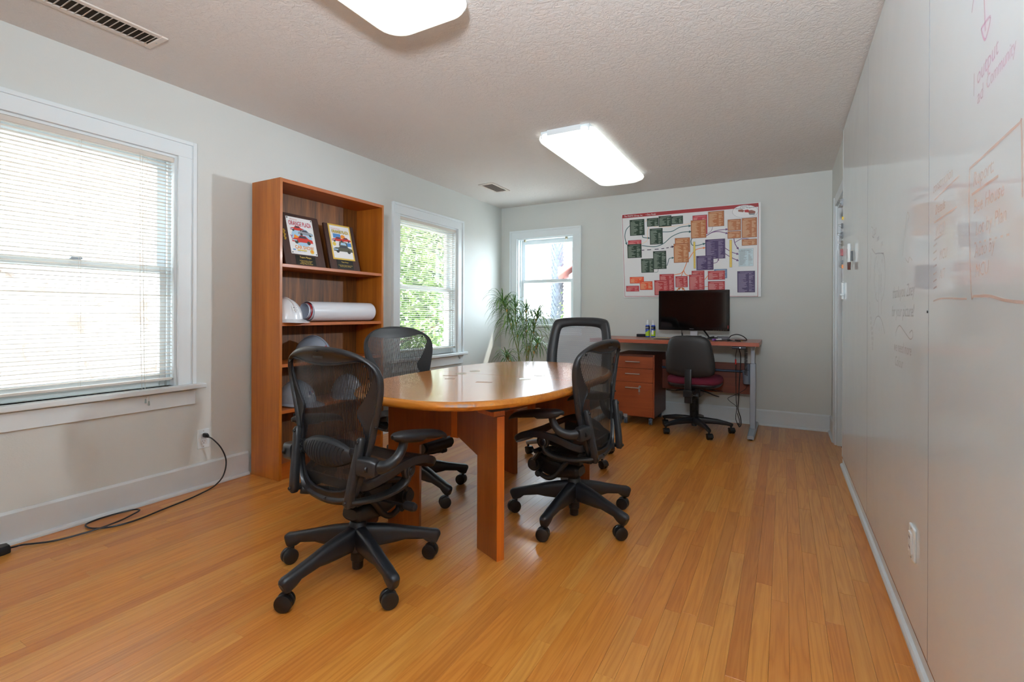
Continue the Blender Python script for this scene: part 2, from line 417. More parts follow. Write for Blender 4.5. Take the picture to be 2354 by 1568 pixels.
# ------------------------------------------------------------------ windows
M_BRKT = plain('bracket_metal', (196, 188, 162), .35, .5)
def window(name, W, fr, label, rail, lock=True, horns=True, brackets=False):
    """fr(u, d, z): u along the wall, d depth (positive into the room), z"""
    u0, u1, z0, z1 = W; root = struct(name, label, fr(u0, 0, z0))
    def bar(nm, a, b, c, d, e, f, mat=M_WHITE, bev=.002):
        ps = [fr(p, q, r) for p in (a, b) for q in (c, d) for r in (e, f)]
        m_ = MB(); xs, ys, zs = zip(*[tuple(p) for p in ps]); m_.bx(min(xs), max(xs), min(ys), max(ys), min(zs), max(zs)); return m_.build(nm, mat, root, bevel=bev, world=True)
    w = .088
    for nm, a, b, c, d in (('casing', u0 - w, u0, z0, z1), ('casing', u1, u1 + w, z0, z1), ('head_casing', u0 - w, u1 + w, z1, z1 + w)):
        bar(nm, a, b, -.001, .018, c, d)
    for a, b, c, d in ((u0 - w - .012, u0 - w + .01, z0, z1 + w + .012), (u1 + w - .01, u1 + w + .012, z0, z1 + w + .012), (u0 - w + .0102, u1 + w - .0102, z1 + w - .01, z1 + w + .012)):
        bar('back_band', a, b, -.0006, .028, c, d)
    bar('stool', u0 - w - .06, u1 + w + .06, -.05, .055, z0 - .03, z0, bev=.006)
    bar('apron', u0 - w - .012, u1 + w + .012, -.001, .018, z0 - .125, z0 - .037)
    for a, b, c, d in ((u0 + .0003, u0 + .014, z0 + .0004, z1 - .0142), (u1 - .014, u1 - .0003, z0 + .0004, z1 - .0142), (u0 + .0003, u1 - .0003, z1 - .014, z1 - .0003)): bar('jamb', a, b, -WT - .01, -.001, c, d, bev=0)
    bar('outer_sill', u0, u1, -WT - .05, -.05, z0 - .03, z0 - .004)
    for a, b in ((u0 + .0143, u0 + .03), (u1 - .03, u1 - .0143)): bar('parting_stop', a, b, -.062, -.045, z0 + .0006, z1 - .0146, bev=0)
    for nm, dd, za, zb, bot, top in (('upper_sash', -.115, rail - .02, z1 - .014, .035, .05), ('lower_sash', -.08, z0, rail + .022, .075, .04)):
        m_ = MB(); st = .047
        for a, b, c, d in ((u0 + .0145, u0 + .014 + st, za, zb), (u1 - .014 - st, u1 - .0145, za, zb), (u0 + .0142 + st, u1 - .0142 - st, za + .0005, za + bot), (u0 + .0142 + st, u1 - .0142 - st, zb - top, zb - .0005)):
            ps = [fr(p, q, r) for p in (a, b) for q in (dd - .016, dd + .016) for r in (c, d)]; xs, ys, zs = zip(*[tuple(p) for p in ps]); m_.bx(min(xs), max(xs), min(ys), max(ys), min(zs), max(zs))
        sa = m_.build(nm, M_WHITE, root, bevel=.002, world=True)
        ps = [fr(p, q, r) for p in (u0 + .055, u1 - .055) for q in (dd - .002, dd + .002) for r in (za + bot - .004, zb - top + .004)]; xs, ys, zs = zip(*[tuple(p) for p in ps])
        g = MB(); g.bx(min(xs), max(xs), min(ys), max(ys), min(zs), max(zs)); g.v = [tuple(Vector(v) - root.location) for v in g.v]; g.build('pane', M_GLASS, sa, smooth=False)
    if lock:
        um = (u0 + u1) / 2; bar('sash_lock', um - .025, um + .025, -.08, -.05, rail + .022, rail + .034, M_SILVER, .004)
    if brackets:
        for uu in (u0 + .10, u1 - .10):
            bar('shade_bracket', uu - .013, uu + .013, -.028, -.004, z1 - .040, z1 - .004, M_BRKT, .004)
    return root
frL = lambda u, d, z: Vector((XL + d, u, z))
frB = lambda u, d, z: Vector((u, YB - d, z))
frF = lambda u, d, z: Vector((u, YF + d, z))
window('window_1', W1, frL, 'near window with white casing behind blind on left wall', 1.345)
window('window_2', W2, frL, 'window with white casing beyond bookcase showing green leaves', 1.345)
window('window_3', W3, frB, 'small bare sash window showing a palm trunk outside', 1.495, lock=False, brackets=True)

# venetian blinds
def slat_mesh(L):
    mb = MB(); w, h = .0132, .0024; prof = []
    for i in range(7): s = -1 + i / 3; prof.append((s * w, h * (1 - s * s)))
    ring = prof + [(a, b - .0004) for a, b in reversed(prof)]
    mb.rings([[Vector((a, y, b)) for a, b in ring] for y in (0, L / 2, L)]); return mb
M_SLAT = plain('blind_vinyl', (216, 210, 201), .4)
def blind(y0, y1, z0, z1, x, n, label, seed, tilt, wand_y):
    rg = random.Random(seed); r = thing('venetian_blind', (x, y0, z1), label, 'blind')
    L = y1 - y0
    mb = MB(); mb.bx(-.014, .014, 0, L, -.028, 0); mb.build('head_rail', M_SLAT, r, bevel=.002)
    pitch = (z1 - .04 - z0 - .02) / n; me = None
    for k in range(n):
        z = -.045 - k * pitch
        if me is None: o = slat_mesh(L - .01).build('slat', M_SLAT, r); me = o.data
        else: o = bpy.data.objects.new('slat', me); COL.objects.link(o); o.parent = r
        low = k / n
        o.location = (0, .005, z + rg.uniform(-.0012, .0012)); o.rotation_euler = (rg.uniform(-.0015, .0015), math.radians((tilt if low < .55 or seed == 2 else -tilt * .8) + rg.uniform(-2.5, 2.5) - (rg.choice((0, 4, 16)) if low > .58 and rg.random() < .3 else 0)), 0)
    mb = MB(); mb.bx(-.013, .013, .003, L - .003, z0 - z1, z0 - z1 + .014); mb.build('bottom_rail', M_SLAT, r, bevel=.003)
    for f in (.16, .5, .84):
        mb = MB()
        for dx in (-.013, .013): mb.cyl((dx, L * f, -.02), (dx, L * f, z0 - z1 + .01), .0007, n=5)
        mb.build('ladder_cord', M_SLAT, r)
    mb = MB(); q = wand_y - y0
    mb.tube(spline([(.02, q, -.02), (.024, q + .002, -.6), (.03, q + .012, z0 - z1 - .02), (.062, q + .014, z0 - z1 - .06), (.064, q + .016, z0 - z1 - .10)], 16), .0013, n=5)
    mb.tube(spline([(.02, q - .012, -.02), (.025, q - .012, -.7), (.03, q - .004, z0 - z1 - .02), (.062, q - .0, z0 - z1 - .05), (.064, q, z0 - z1 - .085)], 16), .0013, n=5)
    lc = mb.build('lift_cord', M_SLAT, r)
    mb = MB()
    for dy, dz in ((.016, -.10), (0, -.085)): mb.lathe([(.002, 0), (.0035, -.004), (.005, -.024), (.003, -.026)], 8, (.064, q + dy, z0 - z1 + dz))
    mb.build('tassel', plain('grey_tassel', (150, 165, 165), .4), lc)
    return r
blind(.69, 1.572, .69, 2.012, XL - .022, 60, 'white slatted blind over the near window by the socket', 1, -5, 1.405)
b2 = blind(3.53, 4.442, .715, 2.014, XL - .022, 60, 'cream slatted blind over the window with green leaves', 2, -11, 4.435)

# ------------------------------------------------------------------ ceiling lights and vents
M_DIFF = emit('lit_diffuser', (244, 252, 246), LAMP)
def ceiling_light(yc, label):
    r = thing('ceiling_light', (-1.395, yc, CE), label, 'ceiling light', 'wraparound ceiling lights')
    mb = MB(); mb.bx(-.19, .19, -.735, .735, -.045, 0); mb.build('housing', M_WHITE, r, bevel=.004)
    def ring(a, b, z, rr):
        out = []
        for cx, cy, s in ((1, 1, 0), (-1, 1, 1), (-1, -1, 2), (1, -1, 3)):
            for k in range(7):
                th = (s + k / 6) * PI / 2; out.append(Vector((cx * (a - rr) + rr * math.cos(th), cy * (b - rr) + rr * math.sin(th), z)))
        return out
    mb = MB(); mb.rings([ring(.196, .722, -.012, .06), ring(.222, .742, -.020, .08), ring(.228, .748, -.038, .09), ring(.222, .742, -.056, .10), ring(.195, .70, -.078, .10), ring(.14, .60, -.092, .09), ring(.05, .45, -.097, .04)])
    mb.build('diffuser', M_DIFF, r, angle=80)
    mb = MB(); mb.bx(-.13, .13, -.752, -.735, -.04, -.002); mb.build('end_plate', M_WHITE, r, bevel=.001)
    return r
ceiling_light(4.015, 'lit white wraparound ceiling light near the desk')
ceiling_light(1.015, 'lit white wraparound ceiling light cut by the top frame edge')
ceiling_light(-1.3, 'added white wraparound ceiling light, unseen behind the viewer')  # third fixture outside the view, added for the room lighting

M_VENT = plain('vent_enamel', (222, 212, 203), .45); M_VDARK = plain('duct_shade', (52, 42, 30), .9)
def vent(x0, x1, y0, y1, n, label, along='y'):
    cx, cy = (x0 + x1) / 2, (y0 + y1) / 2; r = thing('ceiling_vent', (cx, cy, CE), label, 'vent')
    a, b = (x1 - x0) / 2, (y1 - y0) / 2; m = .03; mb = MB()
    for p in ((-a, a, -b, -b + m), (-a, a, b - m, b), (-a, -a + m, -b + m, b - m), (a - m, a, -b + m, b - m)): mb.bx(p[0], p[1], p[2], p[3], -.008, 0)
    mb.build('frame', M_VENT, r, bevel=.003)
    mb = MB(); mb.bx(-a + m, a - m, -b + m, b - m, -.0015, -.0005); mb.build('duct_shade_sheet', M_VDARK, r, smooth=False)  # flat dark sheet on the ceiling; colour stands in for shade inside the duct
    for k in range(n):
        y = -b + m + (2 * b - 2 * m) * (k + .5) / n; mb = MB(); mb.bx(-a + m, a - m, y - .006, y + .006, -.0068, -.0056, rot=(math.radians(38), 0, 0)); mb.build('slat', M_VENT, r, smooth=False)
    mb = MB()
    for s in (-1, 1): mb.cyl((0, s * (b - m / 2), -.0095), (0, s * (b - m / 2), -.007), .004, n=8)
    mb.build('screw', M_CHROME, r)
vent(-2.825, -2.655, .80, 1.285, 17, 'long white louvred vent near the top left ceiling')
vent(-2.80, -2.62, 4.30, 4.665, 12, 'small louvred vent on the ceiling far beyond the bookcase')

# ------------------------------------------------------------------ glossy marker panels on the right wall
def board_mat():
    t = NT('glossy_marker_panel'); n = t.noise(coords(t), 3.0, 2)
    t.set(Base_Color=lin((234, 243, 247)), Roughness=.06); t.b.inputs['Specular IOR Level'].default_value = .62
    t.bump(n.outputs[0], .05, .02); return t.m
M_BOARD = board_mat()
def ink_mat(k, c):
    t = NT('marker_' + k); t.set(Base_Color=lin(c), Roughness=.06); t.b.inputs['Specular IOR Level'].default_value = .62; t.b.inputs['Alpha'].default_value = .38; return t.m
M_INK = {k: ink_mat(k, c) for k, c in dict(purple=(140, 110, 160), plum=(120, 60, 80), pink=(232, 120, 190), peach=(246, 180, 150), faint=(230, 200, 196), red=(190, 110, 100)).items()}
def stroke(mb, pts, w, x):
    """flat ink line on a panel; pts are (y, z)"""
    P = [Vector((x, a, b)) for a, b in pts]
    for k in range(len(P) - 1):
        d = (P[k + 1] - P[k]); 
        if d.length < 1e-6: continue
        d.normalize(); s = Vector((0, -d.z, d.y)) * w / 2
        mb.add([P[k] - s, P[k + 1] - s, P[k + 1] + s, P[k] + s], [(0, 1, 2, 3)])
def ywrite(parent, body, y, z, size, mat, sx=1, shear=.25, ang=0, ax='LEFT'):
    """handwriting read from inside the room, running towards the viewer (towards -y)"""
    ux = Vector((0, -math.cos(ang), math.sin(ang))); uy = Vector((0, math.sin(ang), math.cos(ang)))
    m = frame_m(Vector((XR - .0012, y, z)) - parent.location, ux, uy)
    return text('writing', body, size, m, mat, parent, ax, shear, 0, sx)
def panel(y0, y1, label):
    r = thing('marker_panel', (XR, (y0 + y1) / 2, .072), label, 'whiteboard', 'glossy marker panels along the right wall')
    mb = MB(); mb.bx(0, .018, -(y1 - y0) / 2 + .0006, (y1 - y0) / 2 - .0006, 0, 2.353); mb.build('sheet', M_BOARD, r, bevel=.0006); mb = MB(); mb.bx(.0008, .017, -(y1 - y0) / 2 + .0006, (y1 - y0) / 2 - .0006, -.007, -.0002); mb.build('raw_edge', plain('raw_board_edge', (120, 88, 62), .8), r, smooth=False); return r
pA = panel(3.05, 4.24, 'farthest glossy white panel with the clips on its edge')
pB = panel(1.845, 3.05, 'middle glossy white panel with a drawn tree and dark red note')
pC = panel(.62, 1.845, 'nearest glossy white panel with pink and orange marker notes')
panel(-.6, .62, 'glossy white panel standing beside the viewer')
mb = MB(); mb.bx(-.001, .004, -.002, .002, 0, 2.35); mb.build('edge_strip', M_WHITE, pA, bevel=.0005).location = (0, .597, 0)
for q, yy in ((pB, .6025), (pC, .6125)):
    mb = MB(); mb.bx(-.0004, .003, yy - .0013, yy + .0013, 0, 2.352); mb.build('joint_shadow_strip', plain('grey_joint_shadow', (120, 126, 136), .5), q, smooth=False)  # grey strip colours in the shadow line at the panel joint
def ink(parent, mat, lines, w=.006, nm='drawing'):
    m_ = MB()
    for L in lines: stroke(m_, spline(L, max(6, 5 * len(L))) and [(p.x, p.y) for p in spline(L, max(6, 5 * len(L)))], w, XR - .0012)
    return tag(m_.build(nm, mat, parent, smooth=False, world=True, fix=False), kind='stuff')
# tree drawing, small note columns and the dark red note on the middle panel
ink(pB, M_INK['purple'], [[(2.905, 1.41), (2.80, 1.375), (2.73, 1.369), (2.576, 1.352)], [(2.77, 1.36), (2.83, 1.30), (2.825, 1.24), (2.773, 1.17), (2.72, 1.15)], [(2.63, 1.36), (2.56, 1.33), (2.543, 1.243), (2.58, 1.18), (2.63, 1.15)],
    [(2.70, 1.27), (2.705, 1.157), (2.70, 1.089)], [(2.64, 1.27), (2.635, 1.15), (2.633, 1.089)], [(2.67, 1.30), (2.672, 1.18)], [(2.84, 1.04), (2.78, 1.075), (2.70, 1.085), (2.62, 1.065), (2.548, 1.012)], [(2.75, 1.05), (2.745, 1.03)], [(2.69, 1.04), (2.685, 1.02)], [(2.63, 1.04), (2.625, 1.02)], [(2.93, 1.52), (2.87, 1.50), (2.89, 1.47), (2.84, 1.455)]], .0045)
rg = random.Random(5); L = []
for k in range(34):
    y = 2.56 + rg.random() * .25; z = 1.17 + rg.random() * .17; L.append([(y, z), (y - .006, z - .010)])
ink(pB, M_INK['purple'], L, .004)
for s, yy, zz in (('ZOEY', 2.85, 1.465), ('loves', 2.76, 1.425), ('you', 2.65, 1.39)): ywrite(pB, s, yy, zz, .040, M_INK['purple'], .8)
for k, s in enumerate(('He', 'asks', 'for', 'trees', 'and', 'green', 'leaves', 'in the', 'sun', 'ok')): ywrite(pB, s, 2.99 - .012 * k, 1.14 - .024 * k, .030, M_INK['plum'], .9)
for k in range(7): ywrite(pB, 'abcdefg'[k] * 2, 2.95 - .008 * (k % 2), 1.385 - .018 * k, .022, M_INK['purple'])
for s, yy, zz, sz in (('thank you Zoey', 2.385, 1.155, .062), ('for your picture!', 2.40, 1.085, .060), ('we need more', 2.355, .955, .054), ('Colour', 2.335, .900, .054)): ywrite(pB, s, yy, zz, sz, M_INK['red' if zz < 1 else 'plum'], .92)
ink(pB, M_INK['red'], [[(2.32, 1.01), (2.31, 1.03), (2.25, 1.052), (2.16, 1.03), (2.08, 1.01), (2.04, 1.02), (2.05, 1.04), (2.09, 1.03)]], .004)
ink(pB, M_INK['faint'], [[(2.16, 1.36), (2.12, 1.41), (2.10, 1.425), (2.13, 1.44), (2.17, 1.37), (2.20, 1.30)], [(2.16, 1.29), (2.11, 1.27), (2.09, 1.285), (2.05, 1.27)]], .004)
# pink and orange notes on the nearest panel
ink(pC, M_INK['pink'], [[(1.472, 1.775), (1.445, 1.83)], [(1.400, 1.83), (1.387, 1.69)], [(1.412, 1.708), (1.387, 1.672), (1.357, 1.705), (1.412, 1.708)]], .006)
ywrite(pC, '| output', 1.462, 1.592, .054, M_INK['pink'], .85, .2, .12)
ywrite(pC, 'ad', 1.435, 1.552, .045, M_INK['pink'], .9, .2, .1); ywrite(pC, 'Community', 1.380, 1.562, .042, M_INK['pink'], .75, .2, .08)
ink(pC, M_INK['peach'], [[(1.484, 1.425), (1.36, 1.43), (1.22, 1.436), (1.205, 1.43), (1.20, 1.3)], [(1.484, 1.425), (1.486, 1.314), (1.469, 1.142), (1.448, 1.133), (1.36, 1.130), (1.277, 1.119), (1.192, 1.113)], [(1.468, 1.362), (1.312, 1.366)]], .006)
for s, yy, zz, sz in (('Report:', 1.460, 1.377, .046), ('Bee House', 1.458, 1.316, .045), ('Lot by Plan', 1.445, 1.266, .044), ('Auto by', 1.450, 1.218, .042), ('MCU', 1.444, 1.174, .042)): ywrite(pC, s, yy, zz, sz, M_INK['peach'], .88, .2, .03)
ink(pC, M_INK['peach'], [[(1.783, 1.415), (1.557, 1.428)], [(1.782, 1.351), (1.576, 1.356)], [(1.78, 1.30), (1.70, 1.308)]] + [[(1.79, 1.285 - .020 * k), (1.755, 1.29 - .020 * k)] for k in range(7)] + [[(1.45 - .03 * k, 1.250 - .0012 * k), (1.437 - .03 * k, 1.2495 - .0012 * k)] for k in range(7)] + [[(1.79, 1.13), (1.70, 1.135), (1.50, 1.128)]], .0045)
for s, yy, zz, sz in (('construction', 1.797, 1.435, .042), ('Details', 1.773, 1.370, .040), ('(MCU)', 1.772, 1.310, .040), ('MCU', 1.730, 1.240, .038), ('AIT', 1.728, 1.188, .038)): ywrite(pC, s, yy, zz, sz, M_INK['peach'], .86, .2, .02)
mb = MB(); mb.lathe([(.004, 0), (.004, .002), (.001, .003)], 10, (XR - .002, 1.856, 1.10), 'x'); mb.build('screw', M_BLACKP, pB, world=True)

# binder clips, pins and clothes peg on the free edge of the farthest panel
ey = 4.218
def binder(z, c, s, label, wires=True):
    r = thing('binder_clip', (XR, ey, z), label, 'clip', 'clips gripping the panel edge')
    mb = MB(); h = .016 * s
    mb.add([(-.012 * s, .004, -h), (.028 * s, .004, -h), (.008, .028 * s, -h), (-.012 * s, .004, h), (.028 * s, .004, h), (.008, .028 * s, h)], [(0, 1, 2), (5, 4, 3), (0, 3, 4, 1), (1, 4, 5, 2), (2, 5, 3, 0)])
    mb.build('body', plain('clip_body', c, .35), r, bevel=.001, smooth=False)
    if wires:
        for q in (-1, 1):
            mb = MB(); b = -.008 if q < 0 else .024; mb.tube([(b, .003, -h * .6), (b + q * .022 * s, -.035 * s, -h * .3), (b + q * .024 * s, -.038 * s, h * .3), (b, .003, h * .6)], .0013, n=5)
            mb.build('wire_handle', M_CHROME, r)
for z, c, s, lb, w in ((1.90, (150, 155, 160), 1.5, 'largest silver clip at the top of the panel edge', True), (1.785, (245, 205, 20), .7, 'small bright yellow clip high on the panel edge', False), (1.73, (70, 75, 80), 1.1, 'steel clip just below the yellow clip', True), (1.665, (60, 62, 66), 1.4, 'steel clip with long wires in the middle of the row', True),
                        (1.605, (90, 80, 60), 1.2, 'dark clip just above the red clip', True), (1.54, (150, 30, 36), 1.5, 'red clip on the panel edge', False), (1.47, (40, 40, 40), .9, 'small black clip below the red clip', False), (1.438, (250, 150, 40), .8, 'orange and yellow clip lowest in the row', True)): binder(z, c, s, lb, w)
r = thing('cord_clip', (XR - .004, 4.15, 1.26), 'white plastic clip stuck near the far panel edge', 'clip')
mb = MB(); mb.bx(-.012, .004, -.012, .012, -.06, .06); mb.bx(-.02, .003, -.02, .02, -.035, -.02); mb.build('clip_body', M_WHITE, r, bevel=.004)
def marker(y, z, label, cap):
    r = thing('dry_erase_marker', (XR - .019, y, z), label, 'marker')
    mb = MB(); mb.lathe([(.006, -.045), (.009, -.04), (.010, .05), (.0085, .075), (.004, .078)], 14); mb.build('barrel', M_WHITE, r)
    mb = MB(); mb.lathe([(.007, -.085), (.0085, -.083), (.0095, -.04), (.0092, -.038)], 14); mb.build('cap', plain('marker_cap', cap, .4), r)
    mb = MB(); mb.bx(-.0102, -.0096, -.004, .004, -.02, .045); mb.build('printed_band', plain('marker_print', (120, 70, 70), .5), r)
    mb = MB(); mb.bx(.008, .0185, -.008, .008, -.03, .03); mb.build('magnet_clip', M_BLACKP, r, bevel=.001)
    return r
marker(3.66, 1.455, 'white dry erase marker with brown cap on the far panel', (84, 44, 36))

# outlet cover low on the right, standing proud of the panel
r = thing('wall_socket', (XR, 2.02, .352), 'white wall socket cover low on the glossy panel', 'socket')
mb = MB(); pts = [(-.032, -.055), (.032, -.055), (.036, -.05), (.036, .05), (.032, .055), (-.032, .055), (-.036, .05), (-.036, -.05)]
mb.prism(pts, 0, -.007, lambda a, b, h: Vector((h, a, b))); mb.build('plate', M_WHITE, r, bevel=.003)
mb = MB(); mb.bx(-.012, -.006, -.017, .017, -.034, .034); mb.build('receptacle', M_WHITE, r, bevel=.002)
mb = MB()
for z in (-.018, .014):
    for y in (-.006, .006): mb.bx(-.0125, -.0118, y - .0012, y + .0012, z, z + .008)
mb.build('slots', M_DARK, r, smooth=False)
mb = MB()
for z in (-.047, .047): mb.cyl((-.0085, 0, z), (-.0068, 0, z), .0035, n=10)
mb.build('screw', M_CHROME, r)

# ------------------------------------------------------------------ socket and power strip on the left
r = thing('wall_socket', (XL, 1.74, .302), 'white wall socket with a black plug beside the bookcase', 'socket')
mb = MB(); mb.bx(0, .006, -.037, .037, -.06, .06); mb.build('plate', M_WHITE, r, bevel=.004)
mb = MB(); mb.bx(.005, .009, -.017, .017, -.034, .034); mb.build('receptacle', plain('receptacle', (214, 217, 218), .35), r, bevel=.0015)
mb = MB()
for y, h in ((-.0065, .008), (.0065, .006)): mb.bx(.0088, .0093, y - .001, y + .001, -.018, -.018 + h)
mb.cyl((.0088, 0, -.026), (.0093, 0, -.026), .0025, n=8); mb.build('slots', M_DARK, r, smooth=False)
mb = MB()
for z in (-.048, .048): mb.cyl((.0055, 0, z), (.0075, 0, z), .0035, n=10)
mb.build('screw', M_CHROME, r)
CORDPTS = [(XL + .045, 1.748, .315), (XL + .062, 1.765, .300), (XL + .075, 1.81, .235), (XL + .085, 1.835, .15), (XL + .09, 1.815, .065), (XL + .092, 1.76, .016), (-3.045, 1.66, .008), (-3.015, 1.56, .006), (-2.985, 1.43, .006), (-2.95, 1.28, .006), (-2.968, 1.18, .006), (-3.03, 1.125, .006), (-3.10, 1.125, .008), (-3.128, 1.18, .008), (-3.13, 1.26, .008), (-3.108, 1.335, .010), (-3.06, 1.345, .013), (-3.0, 1.27, .019), (-2.972, 1.2, .019), (-2.985, 1.1, .010), (-3.02, .975, .006), (-3.085, .89, .008), (-3.075, .86, .014), (-3.072, .83, .018)]
r = thing('power_strip', (-3.072, .665, 0), 'black power strip with its cord looping along the baseboard', 'power strip')
mb = MB(); pr = [Vector((a, b, 0)) for a, b in ((-.026, -.24), (.026, -.24), (.03, -.23), (.03, .15), (.022, .172), (-.022, .172), (-.03, .15), (-.03, -.23))]
mb.rings([[Vector((p.x * s, p.y * t, z)) for p in pr] for s, t, z in ((.9, .99, .0), (1, 1, .004), (1, 1, .026), (.86, .975, .038))]); mb.build('body', M_BLACKP, r, bevel=.003)
mb = MB(); mb.bx(-.009, .009, .115, .14, .037, .043); mb.build('switch', plain('red_switch', (150, 40, 30), .35), r, bevel=.002)
mb = MB()
for k in range(5): mb.bx(-.017, .017, -.21 + k * .06, -.175 + k * .06, .0375, .0395)
mb.build('outlet_face', M_WHEEL, r, bevel=.001)
mb = MB(); mb.tube([p - Vector((-3.072, .665, 0)) for p in spline(CORDPTS, 170)], .0042, n=8); mb.build('cord', M_BLACKP, r)
mb = MB(); mb.tube([(-3.165 + 3.072, 1.742 - .665, .325), (-3.142 + 3.072, 1.742 - .665, .325), (-3.132 + 3.072, 1.743 - .665, .322), (-3.125 + 3.072, 1.748 - .665, .315)], 0, n=10, sec=[(.011, .013), (.012, .014), (.009, .011), (.005, .005)], pw=3, up=(0, 0, 1)); mb.build('plug', M_BLACKP, r)

# ------------------------------------------------------------------ bookcase
M_CASE = wood('reddish_bookcase_veneer', (190, 112, 34), (150, 78, 18), 'z', 44, .38, .1)
M_SHELF = wood('reddish_shelf_veneer', (184, 98, 32), (152, 74, 20), 'y', 60, .38, .1)
M_BACK = wood('walnut_back_panel', (142, 86, 34), (98, 56, 18), 'z', 90, .5, 0, 1.6, streak=(58, 34, 12))
BX0, BX1, BY0, BY1, BH = XL + .032, -2.849, 2.036, 2.975, 1.968
bc = thing('bookcase', (BX0, BY0, 0), 'tall open reddish brown bookcase holding plaques and hard hats', 'bookcase')
def bpart(nm, mat, *b, bev=.0015): m_ = MB(); m_.bx(*b); return m_.build(nm, mat, bc, bevel=bev, world=True)
bpart('side_panel', M_CASE, BX0, BX1, BY0, BY0 + .02, 0, BH); bpart('side_panel', M_CASE, BX0, BX1, BY1 - .02, BY1, 0, BH)
bpart('top_panel', M_SHELF, BX0, BX1 - .002, BY0 + .02, BY1 - .02, BH - .024, BH)
SH = [1.412, 1.026, .755, .452, .108]
for z in SH: bpart('shelf', M_SHELF, BX0 + .008, BX1 - .003, BY0 + .0202, BY1 - .0202, z - .022, z)
bpart('plinth', M_SHELF, BX1 - .022, BX1 - .006, BY0 + .0202, BY1 - .0202, 0, SH[4] - .0222)
bpart('back_panel', M_BACK, BX0, BX0 + .007, BY0 + .0202, BY1 - .0202, .01, BH - .024, bev=0)

